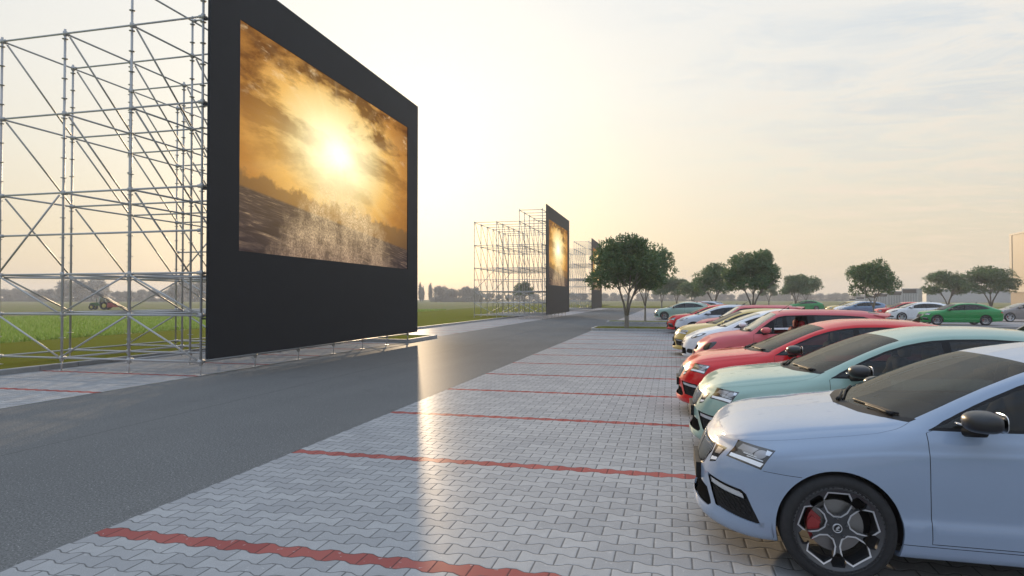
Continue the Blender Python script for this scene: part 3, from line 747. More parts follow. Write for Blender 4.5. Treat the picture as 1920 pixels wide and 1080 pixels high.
    for sd in (-1, 1):
        S1 = dict(sides=(sd,))
        fdi = add('front_door', mk('front_door', ['fdoor'], [M['gap']], skirt=.012, **S1), paint=True)
        if sp['rd']: rdi = add('rear_door', mk('rear_door', ['rdoor'], [M['gap']], skirt=.012, **S1), paint=True)
        dl = add('window_frame', mk('window_frame', ['dlo'], [M['black']], skirt=.012, **S1))
        for nm, ga, gb in sp['glasses']:
            if nm == 'o': continue
            add('window', mk('window', ['glass_' + nm], [M['glass'] if nm == 'f' else M['glassdark']], **S1), dl)
        hl = add('headlight', mk('headlight', ['lamp'], [M['lampdark'], M['black']], skirt=.004, **S1))
        if (tags == 'lampgrey').any(): add('reflector', mk('reflector', ['lampgrey'], [M['lampgrey']], **S1), hl)
        if (tags == 'projector').any(): add('projector', mk('projector', ['projector'], [M['lampgrey' if key == 'A' else 'lampclear']], **S1), hl)
        if (tags == 'lamp2').any():
            h2 = add('inner_lamp', mk('inner_lamp', ['lamp2'], [M['lampdark'], M['black']], skirt=.004, **S1))
            add('reflector', mk('reflector', ['lampgrey2'], [M['lampgrey']], **S1), h2); add('daytime_lamp', mk('daytime_lamp', ['lampwhite2'], [M['lampwhite']], **S1), h2)
        if (tags == 'surround').any() and key == 'C': add('vent_surround', mk('vent_surround', ['surround'], [M['whitebar']], **S1))
        if (tags == 'lampclear').any(): add('lens', mk('lens', ['lampclear'], [M['lampclear']], **S1), hl)
        if (tags == 'lampwhite').any(): add('daytime_lamp', mk('daytime_lamp', ['lampwhite'], [M['lampwhite']], **S1), hl)
        if (tags == 'fogframe').any():
            ff = add('air_vent', mk('air_vent', ['fogframe', 'fogmesh'], [M['black']], push=.014, **S1))
            add('fog_lamp', mk('fog_lamp', ['foglamp'], [M['lampclear']], push=.008, **S1), ff)
            # honeycomb ribs in the vent
            rb = MB(); q4 = [(-.675, .345), (-.47, .325), (-.52, .435), (-.725, .448)]
            for j in range(3):
                for i in range(6):
                    cu, cv = (i + .5 + .5 * (j % 2)) / 6.5, (j + .5) / 3
                    pts = []
                    for k in range(7):
                        aa = PI / 6 + k * PI / 3; (x, z), = quad_in(q4, [(min(1, max(0, cu + .085 * math.cos(aa))), min(1, max(0, cv + .19 * math.sin(aa))))])
                        (q, t), = sh.xz([(x, z)]); p = sh.pt(q, t)[0] - sh.nrm(q, t)[0] * .011; pts.append((p[0], p[1] * sd, p[2]))
                    rb.tube(pts, .0025, 4)
            add('vent_mesh', rb.mesh('vent_mesh', M['black']), ff)
        elif (tags == 'fogmesh').any(): add('air_vent', mk('air_vent', ['fogmesh'], [M['black']], push=.014, **S1))
        if (tags == 'taillamp').any(): add('tail_light', mk('tail_light', ['taillamp'], [M['lampred']], **S1))
        # handles
        for hxp in ([b - .17] + ([2.38] if sp['rd'] else [])):
            (q, t), = sh.xz([(hxp, .80)]); p = sh.pt(q, t)[0]
            hb = MB(); hb.tube([(p[0] - .095, (p[1] + .004) * sd, .798), (p[0] - .06, (p[1] + .028) * sd, .802), (p[0] + .06, (p[1] + .028) * sd, .806), (p[0] + .095, (p[1] + .004) * sd, .806)], [.010, .013, .013, .010], 8)
            add('door_handle', hb.mesh('door_handle', M['gap']), fdi if hxp < 2 else rdi, paint=True)
        # mirror
        mb = MB(); mx, mz = sp['fd'][0] + .245, (lo(x0) + .085) - (.03 if sd > 0 else 0); my = .965 - (.03 if sd > 0 else 0)
        def wp(v): return [v[0] * (1. if v[0] < 0 else .55) + .12 * max(0, v[1] * sd), v[1], v[2] * (1 - .14 * max(0, v[1] * sd)) + (.05 if v[2] > 0 else 0)]
        mb.ball((mx, my * sd, mz), (.112, .106, .061), (.8, .8), 28, 16, 0, wp)
        mb.tube([(mx - .05, .84 * sd, mz - .075), (mx - .03, .9 * sd, mz - .07), (mx, .95 * sd, mz - .055)], [.03, .026, .03], 10, 1)
        mi = add('wing_mirror', mb.mesh('wing_mirror', [M['mirrorcap'], M['black']]), None, paint=(sp['mir'] == 'paint'))
        st = MB(); pts = []
        for a in np.linspace(.05, .95, 10):
            yy = my - .105 + .2 * a; pts.append((mx - .112 + .11 * a ** 2.2 * 1.35, yy * sd + sd * .01 * a, mz - .022))
        st.tube(pts, .0065, 6); add('mirror_indicator', st.mesh('mirror_indicator', M['lampclear']), mi)
        mg = MB(); mg.ball((mx + .072, my * sd, mz + .004), (.004, .088, .052), (.6, .6), 20, 10); add('mirror_glass', mg.mesh('mirror_glass', M['chrome']), mi)
        # inner sail behind the mirror foot + wheels
        wm = WHEELS[sp['wheel']]
        for cx in (0., sp['wb']):
            wi = add('wheel', None, None, loc=(cx, (-.882 if sd < 0 else .882), sp['RW']), rz=0. if sd < 0 else PI)
            for k in ('tyre', 'rim', 'brake_disc', 'brake_caliper'): add(k, wm[k], wi)
    # seats, dashboard, floor, wells
    sx = sp['fd'][0] + .62
    for sd in (-1, 1):
        s_ = MB(); s_.ball((sx, .36 * sd, .52), (.27, .25, .10), (.5, .5)); s_.tube([(sx + .22, .36 * sd, .5), (sx + .31, .36 * sd, .80), (sx + .40, .36 * sd, 1.03)], [.13, .15, .11], 12)
        s_.ball((sx + .22 + .12, .36 * sd, .78), (.09, .24, .27), (.5, .6)); s_.ball((sx + .40, .36 * sd, 1.13), (.05, .125, .085), (.6, .6)); s_.tube([(sx + .38, (.36 - .05) * sd, 1.0), (sx + .39, (.36 - .05) * sd, 1.1)], .008, 6)
        add('seat', s_.mesh('seat', M[sp['seats']]))
    s_ = MB(); s_.ball((sx + .85, 0, .55), (.26, .62, .11), (.4, .4)); s_.ball((sx + 1.12, 0, .80), (.10, .60, .28), (.4, .5))
    for yy in (-.35, .35): s_.ball((sx + 1.2, yy, 1.10), (.045, .11, .07), (.6, .6))
    add('rear_bench', s_.mesh('rear_bench', M[sp['seats']]))
    d = MB(); dx = sp['ws'][0][0]; d.ball((dx + .26, 0, .80), (.26, .74, .12), (.5, .3)); add('dashboard', d.mesh('dashboard', M['trim']))
    w = MB(); w.tube([(dx + .50 - .09 * math.sin(a), -.36 + .18 * math.cos(a), .86 + .16 * math.sin(a)) for a in np.linspace(0, 2 * PI, 25)], .014, 8); w.tube([(dx + .46, -.36, .84), (dx + .30, -.36, .78)], .03, 8); w.tube([(dx + .5, -.52, .86), (dx + .5, -.2, .86)], .012, 6); add('steering_wheel', w.mesh('steering_wheel', M['black']))
    f = MB(); L1 = sp['rear'][0] + sp['rear'][1]
    f.box((.42, -.73, .20), (sp['wb'] - .42, .73, .40)); f.box((-.55, -.55, .21), (.42, .55, .60)); f.box((sp['wb'] - .42, -.55, .24), (L1 - .22, .55, .60))
    f.box((-.42, -.60, .60), (.30, .60, .66)); f.box((-.66, -.45, .20), (-.55, .45, .45))
    for cx in (0., sp['wb']):
        for sd in (-1, 1):
            V = []; F = []; n = 20
            for i in range(n + 1):
                a = -.25 + (PI + .5) * i / n
                for yy in (.56, .862): V.append((cx + .368 * math.cos(a), yy * sd, .325 + .368 * math.sin(a)))
            for i in range(n): F.append((2 * i, 2 * i + 1, 2 * i + 3, 2 * i + 2))
            f.add(V, F, 0, True)
            V = [(cx + .368 * math.cos(a), .56 * sd, .325 + .368 * math.sin(a)) for a in np.linspace(0, PI, 20)]; f.add(V, [tuple(range(20))], 0)
    add('underbody', f.mesh('underbody', M['gap']))
    # wipers
    for y0, y1 in ((-.62, -.05), (.02, .58)):
        wp_ = MB(); pts = []
        xb = sp['ws'][0][0]
        def on(yf, lift, adv):                              # a point just above the windscreen foot
            t = 6.15 + (1 - abs(yf) / .74) * 1.8; xq = float(np.interp(t, [6.12, 6.55, 7.1, 8], [sp['ws'][0][0], sp['ws'][-1][0], sp['ws'][-2][0], sp['ws'][-3][0]])) + adv
            p = sh.pt(xq, min(t, 8))[0]; n_ = sh.nrm(xq, min(t, 7.9))[0]; return (p[0] + n_[0] * lift, yf, p[2] + n_[2] * lift)
        ys = np.linspace(y0, y1, 12)
        wp_.tube([on(y, .010, .012 + .05 * (y - y0) / (y1 - y0)) for y in ys], .007, 6); wp_.tube([on(y, .016, -.02 + .07 * ((y - y0) / (y1 - y0))) for y in ys[:7]], [.014, .013, .012, .011, .010, .009, .008], 6)
        add('wiper', wp_.mesh('wiper', M['black']))
    # interior mirror, plate, aerial, badges
    xm, zm = sp['ws'][2][0] - .04, sp['top'] - .23
    im = MB(); im.ball((xm, 0, zm), (.025, .12, .035), (.5, .5)); im.tube([(xm, 0, zm), (xm + .04, 0, zm + .07)], .012, 6); add('rear_view_mirror', im.mesh('rear_view_mirror', M['black']))
    pl = MB(); tipx = sp['front'][0] - sp['front'][1]; pl.box((tipx + .012, -.26, .415), (tipx + .07, .26, .525)); add('number_plate', pl.mesh('number_plate', M['black']))
    if key != 'C':
        ax = sp['rear'][0] - .85; za = float(sh.pt(ax, 8.)[0][2])
        ae = MB(); ae.prism([(ax - .07, za - .012), (ax + .06, za - .012), (ax + .066, za + .055), (ax + .046, za + .06)], -.018, .018); add('aerial', ae.mesh('aerial', M['glossblack']))
    else:
        spo = MB(); V = []
        for i, yy in enumerate(np.linspace(-.60, .60, 13)):
            w_ = 1 - abs(yy / .62) ** 4
            V += [(2.80, yy, 1.405 - .05 * abs(yy / .6) ** 2), (3.20 * w_ + 3.02 * (1 - w_), yy, 1.385 - .06 * abs(yy / .6) ** 2), (3.18 * w_ + 3.0 * (1 - w_), yy, 1.355 - .06 * abs(yy / .6) ** 2), (2.85, yy, 1.33)]
        F = []
        for i in range(12):
            for k in range(4): F.append((i * 4 + k, i * 4 + (k + 1) % 4, i * 4 + 4 + (k + 1) % 4, i * 4 + 4 + k))
        F += [(0, 1, 2, 3), (51, 50, 49, 48)]
        spo.add(V, F, 0, False); si = add('spoiler', spo.mesh('spoiler', M['gap']), paint=True)
        bl = MB(); bl.box((3.17, -.22, 1.362), (3.206, .22, 1.376)); add('brake_light', bl.mesh('brake_light', M['lampred']), si)
        ae = MB(); ae.tube([(1.0, -.42, 1.40), (1.28, -.42, 1.60)], .004, 6); add('aerial', ae.mesh('aerial', M['black']))
    return parts
WHEELS = {k: wheel_meshes(k) for k in 'ABC'}
MODEL = {k: build_model(k) for k in 'ABC'}
def make_car(name, model, pcol, loc, label, cat='car', group=None, rz=0., rim=None):
    root = empty(name, loc, rz); tag(root, label, cat, group); made = []
    for p in MODEL[model]:
        me = p['me']
        par = root if p['parent'] is None else made[p['parent']]
        o = bpy.data.objects.new(p['name'], me)
        if p['loc'] is not None: o.location = p['loc']; o.rotation_euler = (0, 0, p['rz'])
        link(o, par)
        if p['paint']: o.material_slots[0].link = 'OBJECT'; o.material_slots[0].material = P[pcol]
        if p['label']: o['label'] = p['label']
        made.append(o)
    return root
# ------------------------------------------------------------------ camera, sky, sun
YAW, PITCH_C = math.radians(13.974), math.radians(.907)
cam = bpy.data.cameras.new('camera'); cam.sensor_width = 36; cam.lens = 1200 / 1920 * 36; cam.clip_end = 5000; cam.clip_start = .05
co = bpy.data.objects.new('camera', cam); link(co); co.location = (0, 0, 1.7); co.rotation_euler = (PI / 2 + PITCH_C, 0, YAW); sc.camera = co
SAZ, SEL = math.radians(22.6), math.radians(10.2)          # sun: 22.6 deg left of the road axis
SD = Vector((-math.sin(SAZ) * math.cos(SEL), math.cos(SAZ) * math.cos(SEL), math.sin(SEL)))
sun = bpy.data.lights.new('sun', 'SUN'); sun.energy = 5.; sun.angle = math.radians(.55); sun.color = (1., .74, .46)
so = bpy.data.objects.new('sun', sun); link(so); so.rotation_euler = SD.to_track_quat('Z', 'Y').to_euler(); so.location = (-20, 60, 40)
w = bpy.data.worlds.new('World'); sc.world = w; w.use_nodes = True; n = NT(w.node_tree)
bg = w.node_tree.nodes['Background']
sky = n.new('ShaderNodeTexSky'); sky.sky_type = 'NISHITA'; sky.sun_disc = False; sky.sun_elevation = SEL; sky.sun_rotation = -SAZ; sky.air_density = 1.2; sky.dust_density = 2.5; sky.ozone_density = 2.
STR = .1
d = n.coord('Generated'); dx, dy, dz = n.sep(d)
ca = (dx * SD.x + dy * SD.y + dz * SD.z).max(0.)                # cosine of the angle to the sun
e = dz.max(0.)
veil = n.ramp(e, [(0., (.82, .69, .515)), (.09, (.87, .765, .58)), (.19, (.91, .865, .735)), (.30, (.93, .92, .86)), (.45, (.93, .945, .935)), (.62, (1., 1., 1.)), (1., (.86, .95, 1.))])
glow = (ca ** 12) * .16 + (ca ** 60) * .12
veil = n.mix(1., veil, n.mix(ca, (.88, .92, 1.0), (1.02, 1.0, .98)), 'MULTIPLY')
back = ca.map(0., .5, 1., 0., True)
veil = n.mix(back * .8, veil, (.66, .80, 1.02))  # sky behind the camera, set bright and bluish to fill the shade
high = dz.map(.46, .75, 0., 1., True)                        # overhead sky out of view, brightened to lift the shade below
veil = n.mix(1., veil, n.mix(high, (1, 1, 1), (1.36, 1.48, 1.66)), 'MULTIPLY')
veil = n.mix(1., veil, n.mix(glow, (0, 0, 0), (1., .92, .62)), 'ADD')
# thin high cloud: streaks on a high plane
px, py = dx / (dz + .12), dy / (dz + .12)
cv = n.comb(px, py, 0.)
c1 = n.noise(n.scalevec(cv, (1.3, 2.6, 1), (0, 0, .55)), 1.5, 9, .66, .7)
c2 = n.noise(n.scalevec(cv, (2.0, 4.2, 1), (0, 0, .4)), 2.6, 8, .68, .5)
area = n.noise(cv, .35, 2)
clo = c1.map(.47, .66) * area.map(.30, .55) + c2.map(.50, .68) * .7
hole = c1.map(.53, .34)
side = dx.map(-.15, .35, .1, 1., True)
veil = n.mix(hole * side * .8 * dz.map(.05, .3), veil, n.mix(dz.map(.08, .42), (.76, .725, .675), (.71, .80, .87)))
veil = n.mix((clo * side * .9).clamp(), veil, n.mix(dz.map(.05, .4), (.95, .78, .60), (1.0, .97, .90)))
nish = S(w.node_tree, sky.outputs[0])
tot = n.mix(.86, nish, n.mix(1., veil, (1 / STR,) * 3, 'MULTIPLY'))
mulc = [x for x in w.node_tree.nodes if x.bl_idname == 'ShaderNodeMix']
for x in mulc: x.clamp_factor = True; x.clamp_result = False
n.link(tot, bg.inputs[0]); bg.inputs[1].default_value = STR
sc.view_settings.view_transform = 'Standard'; sc.view_settings.look = 'None'; sc.view_settings.exposure = 0.; sc.view_settings.gamma = 1.; sc.view_settings.use_curve_mapping = False
sc.cycles.use_denoising = True; sc.cycles.denoiser = 'OPENIMAGEDENOISE'
sc.cycles.max_bounces = 8; sc.cycles.transparent_max_bounces = 24; sc.cycles.volume_bounces = 0; sc.cycles.sample_clamp_indirect = 6.; sc.cycles.caustics_reflective = False; sc.cycles.caustics_refractive = False

# ------------------------------------------------------------------ ground, road, paving, kerbs
def sheet(name, x0, x1, y0, y1, z, m, cuts=(1, 1), **t):
    nx, ny = cuts; V = [(x0 + (x1 - x0) * i / nx, y0 + (y1 - y0) * j / ny, z) for j in range(ny + 1) for i in range(nx + 1)]
    F = [(j * (nx + 1) + i, j * (nx + 1) + i + 1, (j + 1) * (nx + 1) + i + 1, (j + 1) * (nx + 1) + i) for j in range(ny) for i in range(nx)]
    return obj(name, mesh_from(name, V, F, M[m] if isinstance(m, str) else m), None, kind='structure', **t)
HAZE = 640
sheet('field', -600, 600, -400, 600, -.03, 'field', label='hazy green field reaching to the horizon', cat='field')
# mown verge: left of the bays, bounded by a slanting edge towards the field; and a strip beyond the road's end
def edge_x(y): return -22.3 - .105 * y
V = [(-14.3, -6, .10), (edge_x(-6), -6, .02), (edge_x(160), 160, .02), (-14.3, 160, .10)]
obj('mown_verge', mesh_from('mown_verge', V, [(0, 3, 2, 1)], M['mown']), kind='structure', label='olive green mown verge behind the kerb', cat='verge')
sheet('far_verge', -14.3, 140, 112, 132, .05, 'mown', label='olive mown strip beyond the far end of the lot', cat='verge')
sheet('asphalt_road', -10., -4.05, -12, 106, .0, 'asphalt', label='grey asphalt road between the parking bays', cat='road')
sheet('asphalt_lane', -4.05, 120, 36.75, 43.65, -.004, 'asphalt', label='dark asphalt lane crossing between two kerbed islands', cat='road')
sheet('asphalt_cross_road', -14.2, 120, 106, 112, .0, 'asphalt', label='asphalt cross road at the far end of the lot', cat='road')
sheet('parking_bay_paving', -4.05, 5.2, -12, 33.6, .004, 'paver_r', label='grey block paving of the near bays with red dividing courses', cat='paving')
sheet('aisle_road', 5.2, 11.8, -12, 36.8, -.004, 'asphalt', label='asphalt aisle behind the near row of cars', cat='road')
sheet('far_bay_paving', -4.05, 5.2, 46.2, 106, .004, 'paver_r', label='pale block paving of bays beyond the islands', cat='paving')
sheet('far_aisle_road', 5.2, 11.8, 43.6, 106, -.008, 'asphalt', label='asphalt aisle beyond the islands', cat='road')
sheet('right_bay_paving', 11.8, 21., -12, 36.8, .004, 'paver_r', label='block paving right of the near aisle', cat='paving')
sheet('right_far_paving', 11.8, 60., 43.6, 106, .004, 'paver_r', label='block paving under the far right cars', cat='paving')
sheet('right_near_paving', 21., 60., -12, 36.8, .002, 'paver_r', label='block paving at the far right of the lot', cat='paving')
sheet('left_bay_paving', -14.3, -10., -12, 22.8, .004, 'paver_l', label='block paving left of the road under the big screen', cat='paving')
sheet('left_far_paving', -13.4, -10., 25.9, 106, .004, 'paver_l', label='block paving left of the road under the far screens', cat='paving')

def kerb(path, name, label, closed=False, w=.13, h=.125, blk=1.0, z0=-.02):
    """kerb stones laid one after another along a path, with dark joints"""
    mb = MB()
    pts = [Vector(p) for p in path] + ([Vector(path[0])] if closed else [])
    for a, b in zip(pts[:-1], pts[1:]):
        L = (b - a).length; dd = (b - a) / L; nn = Vector((-dd.y, dd.x)); k = max(1, round(L / blk))
        for i in range(k):
            p = a + dd * (L * i / k + .006); q = a + dd * (L * (i + 1) / k - .006); bv = .018
            prof = [(0, z0), (0, h - bv), (bv, h), (w - bv, h), (w, h - bv), (w, z0)]
            V = [(e_.x + nn.x * o, e_.y + nn.y * o, z) for e_ in (p, q) for o, z in prof]
            F = [(j, j + 1, j + 7, j + 6) for j in range(5)] + [tuple(range(6))[::-1], tuple(range(6, 12))]
            mb.add(V, F, 0)
            V = [(e_.x + nn.x * o, e_.y + nn.y * o, z) for e_ in (q, q + dd * .012) for o, z in [(.008, z0), (.008, h - .012), (w - .008, h - .012), (w - .008, z0)]]
            mb.add(V, [(0, 1, 5, 4), (1, 2, 6, 5), (2, 3, 7, 6)], 1)
    me = mb.mesh(name, [M['kerb'], M['joint']]); return obj(name, me, kind='structure', label=label, cat='kerb')
kerb([(-14.3, -12), (-14.3, 22.8), (-9.75, 22.8), (-9.75, 25.9), (-13.4, 25.9), (-13.4, 106)], 'kerb', 'grey kerb stones along the left verge and its jutting island')
obj('grass_island', mesh_from('grass_island', [(-14.45, 22.9, .105), (-9.85, 22.9, .105), (-9.85, 25.8, .105), (-14.45, 25.8, .105)], [(0, 1, 2, 3)], M['mown']), kind='structure', label='small grass island jutting to the road under the big screen', cat='grass island')
obj('verge_edge', mesh_from('verge_edge', [(-14.4, 25.85, .108), (-13.5, 25.85, .108), (-13.5, 106, .108), (-14.4, 106, .108)], [(0, 1, 2, 3)], M['mown']), kind='structure', label='strip of mown grass along the far left kerb', cat='verge')
def island(x0, x1, y0, y1, lab):
    r = .5
    p = [(x1, y0)] + [(x0 + r - r * math.sin(a), y0 + r - r * math.cos(a)) for a in np.linspace(0, PI / 2, 5)] + [(x0 + r - r * math.cos(a), y1 - r + r * math.sin(a)) for a in np.linspace(0, PI / 2, 5)] + [(x1, y1)]
    kerb(p[::-1], 'island_kerb', 'kerb stones around ' + lab)
    i_ = .1; q = [(x1, y0 + i_)] + [(x0 + i_ + r - r * math.sin(a), y0 + i_ + r - r * math.cos(a)) for a in np.linspace(0, PI / 2, 5)] + [(x0 + i_ + r - r * math.cos(a), y1 - i_ - r + r * math.sin(a)) for a in np.linspace(0, PI / 2, 5)] + [(x1, y1 - i_)]
    obj('grass_island', mesh_from('grass_island', [(a, b, .112) for a, b in q], [tuple(range(len(q)))[::-1]], M['mown']), kind='structure', label='grass strip inside ' + lab, cat='grass island')
island(-4.15, 11.2, 33.6, 36.7, 'the nearer island with the large tree')
island(-4.35, 11.2, 43.7, 46.1, 'the second island beyond the lane')

# ------------------------------------------------------------------ scaffolds and screens
BX = [-10.05, -11.96, -13.87, -15.78]; BY = [12.03 + 1.9 * k for k in range(7)]
LV = [.30, 1.32, 2.26, 4.18, 6.05, 7.95]; TOP = 8.85
def scaffold_parts():
    out = []
    R_ = .0275
    def tubepart(name, a, b, r=.0235, ends=True):
        mb = MB(); mb.tube([a, b], r, 8)
        if ends:
            A, B_ = Vector(a), Vector(b); dd = (B_ - A).normalized()
            for p, s_ in ((A, 1), (B_, -1)): mb.tube([p + dd * s_ * .02, p + dd * s_ * .10], .042, 8)
        return (name, mb.mesh(name, M['steel']))
    for j, y in enumerate(BY):
        for i, x in enumerate(BX):
            top = TOP + .12 if i < 2 else 8.05; zb = .0 if i == 0 else (.004 if x > -14.2 else .1)
            mb = MB(); mb.tube([(x, y, zb), (x, y, .28)], .017, 8); mb.tube([(x, y, .24), (x, y, top)], R_, 10)
            mb.box((x - .07, y - .07, zb + .002), (x + .07, y + .07, zb + .012)); mb.tube([(x, y, .22), (x, y, .27)], .04, 8)
            z = .30
            while z < top - .05: mb.tube([(x, y, z - .005), (x, y, z + .005)], .066, 8); z += .47
            for z in LV: mb.tube([(x, y, z - .05), (x, y, z + .05)], .048, 8)
            out.append(('standard', mb.mesh('standard', M['steel'])))
    for z in LV + [TOP]:
        xs = BX if z < 8.5 else BX[:2]
        for y in BY: out.append(tubepart('ledger', (xs[-1], y, z), (xs[0], y, z)))
        for x in xs: out.append(tubepart('ledger', (x, BY[0], z + .0), (x, BY[-1], z + .0)))
    # a middle rail in the second lift of the end bays
    for y in (BY[0], BY[3]): out.append(tubepart('guard_rail', (BX[-1], y, 3.2), (BX[0], y, 3.2)))
    br = []
    for x in (BX[3], BX[2], BX[1]):
        for j in range(6):
            for z0, z1 in ((4.18, 6.05), (6.05, 7.95)) + (((2.26, 4.18),) if x != BX[2] else ()): br.append(((x + .05, BY[j] + .08, z1 - .06), (x + .05, BY[j + 1] - .08, z0 + .06)))
    for j in (0, 2, 4, 6):
        y = BY[j] - .05
        for i in range(3):
            s_ = (i + j // 2) % 2
            for z0, z1 in ((.30, 1.32), (1.32, 2.26)):
                a, b = (BX[i + 1] + .06, BX[i] - .06)
                br.append(((a, y, z1 - .04), (b, y, z0 + .04)) if s_ == 0 else ((a, y, z0 + .04), (b, y, z1 - .04)))
    for j in (0, 3): br.append(((BX[3] + .06, BY[j] - .05, 2.32), (BX[2] - .06, BY[j] - .05, 4.12)))
    br.append(((BX[2] + .06, BY[3] - .05, 2.32), (BX[1] - .06, BY[3] - .05, 4.12)))
    for j in (0, 1, 3, 5):
        for x in (BX[3], BX[2]): br.append(((x + .05, BY[j] + .08, 2.2), (x + .05, BY[j + 1] - .08, 1.36)))
    for x0_, x1_, y0_, y1_, z in ((BX[3], BX[2], BY[0], BY[1], 2.2), (BX[1], BX[0], BY[0], BY[1], 2.2), (BX[2], BX[1], BY[1], BY[2], 1.3), (BX[1], BX[0], BY[2], BY[3], .36)): br.append(((x0_ + .06, y0_ + .06, z), (x1_ - .06, y1_ - .06, z)))
    for a, b in br: out.append(tubepart('brace', a, b, .022, False))
    return out
SCAF = scaffold_parts()
# the picture on the screens: a plain sunset over a rough sea
def b_pic():
    m = bpy.data.materials.new('screen_picture'); m.use_nodes = True; nt = m.node_tree; nt.nodes.clear(); n = NT(nt)
    o = n.new('ShaderNodeOutputMaterial'); em = n.new('ShaderNodeEmission')
    u, v, _ = n.sep(n.coord('UV')); x = u * 1.78; X0, Y0 = .475 * 1.78, .60
    ddx, ddy = x - X0, v - Y0; r = (ddx * ddx * .42 + ddy * ddy * 1.25).sqrt()
    vec = n.comb(x, v, 0.)
    cl = n.noise(n.scalevec(vec, (1.1, 3.6, 1), (0, 0, -.35)), 1.5, 8, .62, .35); cl2 = n.noise(n.scalevec(vec, (2.2, 6, 1), (0, 0, -.2)), 3., 6, .65, .3)
    wob = n.noise(vec, 2.2, 3) - .5
    base = n.ramp(r + wob * .10, [(0., (1.5, 1.42, 1.05)), (.12, (1.35, 1.18, .70)), (.26, (1.0, .78, .36)), (.40, (.86, .50, .14)), (.56, (.52, .24, .055)), (.8, (.19, .072, .018))])
    dark = n.mix(v.map(.5, 1.), (.24, .10, .026), (.085, .030, .010))
    cm = (cl.map(.45, .58) * v.map(.40, .78, .35, 1.) * r.map(.05, .34)).clamp()
    sky_ = n.mix(cm * .85, base, dark)
    sky_ = n.mix((cl2.map(.57, .75) * v.map(.55, .9) * r.map(.12, .4)) * .7, sky_, (.95, .72, .42))
    ang = n.new('ShaderNodeMath', operation='ARCTAN2'); n.link(ddy, ang.inputs[0]); n.link(ddx, ang.inputs[1]); an = S(nt, ang.outputs[0])
    rays = n.noise(n.comb(an * 3.2, 0., 0.), 1.6, 3).map(.5, .72) * r.map(.75, .08)
    sky_ = n.mix(rays * .2, sky_, (1.2, 1.0, .55))
    # low cumulus bank
    bank = n.noise(n.scalevec(vec, (3.2, 3.2, 1)), 2.2, 5, .6)
    bl = v - (.335 - .10 * u) - (bank - .5) * .28
    sky_ = n.mix(bl.map(.03, -.0, 0., 1.) * r.map(.12, .4) * .8, sky_, n.mix(r.map(.1, .8), (.45, .26, .09), (.12, .07, .035)))
    # sea
    hz = v - (.285 - .15 * u)
    per = 1. / (hz.abs() + .10); wv = n.noise(n.comb(x * per * .55, per * 1.5, 0.), 2.2, 6, .66, .5)
    sea = n.ramp(wv, [(.32, (.006, .005, .011)), (.5, (.024, .02, .032)), (.6, (.10, .07, .06)), (.72, (.55, .38, .22))])
    sea = n.mix(r.map(.95, .25) * .4, sea, (.5, .33, .15))
    col = n.mix(hz.map(.006, -.006), sky_, sea)
    # spray thrown up in the middle
    sx_ = u - .50; edge_ = n.noise(vec, 7, 5, .7) - .5
    top_ = .54 - (sx_ * 4.4).abs() ** 1.4 * .26 + edge_ * .42
    sp_ = (top_ - v).map(-.05, .16); gr = n.noise(vec, 85, 3, .85); cols = n.noise(n.scalevec(vec, (1, .7, 1)), 9, 5, .7)
    sm = (sp_ * (gr.map(.33, .58) * .85 + .2) * cols.map(.36, .62, .12, 1.)).clamp()
    spc = n.mix(v.map(.0, .38), n.mix(gr, (.16, .09, .065), (.75, .52, .34)), n.mix(gr, (.60, .36, .12), (1.5, 1.2, .7)))
    col = n.mix(sm * .95, col, spc)
    n.link(col, em.inputs[0]); em.inputs[1].default_value = 1.08
    nt.links.new(em.outputs[0], o.inputs[0]); return m
M['picture'] = b_pic()
def screen_parts():
    x0, x1 = -9.93, -9.65; xb = -9.715; y0, y1, z0, z1 = 11.77, 23.45, .38, 9.24; a0, a1, b0, b1 = 12.76, 22.46, 2.79, 8.16
    bd = MB(); xm = x1 - .025
    # border: four boards with a recess for the picture, and a back board
    bd.box((xb, y0, b1), (x1, y1, z1)); bd.box((xb, y0, z0), (x1, y1, b0)); bd.box((xb, y0, b0), (x1, a0, b1)); bd.box((xb, a1, b0), (x1, y1, b1))
    bd.box((xb, a0, b0), (xm - .012, a1, b1))
    # clips joining the board to the scaffold
    for y in BY:
        for z in LV[1:]: bd.box((x0 - .09, y - .03, z - .09), (xb, y + .03, z - .055))
    V = [(xm, a0 + .004, b0 + .004), (xm, a1 - .004, b0 + .004), (xm, a1 - .004, b1 - .004), (xm, a0 + .004, b1 - .004)]
    V += [(xm - .01, p[1], p[2]) for p in V]
    pm = mesh_from('picture', V, [(0, 1, 2, 3), (7, 6, 5, 4), (0, 4, 5, 1), (1, 5, 6, 2), (2, 6, 7, 3), (3, 7, 4, 0)], M['picture'])
    uv = pm.uv_layers.new(); 
    for lp in pm.loops:
        p = V[lp.vertex_index]; uv.data[lp.index].uv = ((p[1] - a0) / (a1 - a0), (p[2] - b0) / (b1 - b0))
    return [('board', bd.mesh('board', M['panel'])), ('picture', pm)]
SCR = screen_parts()
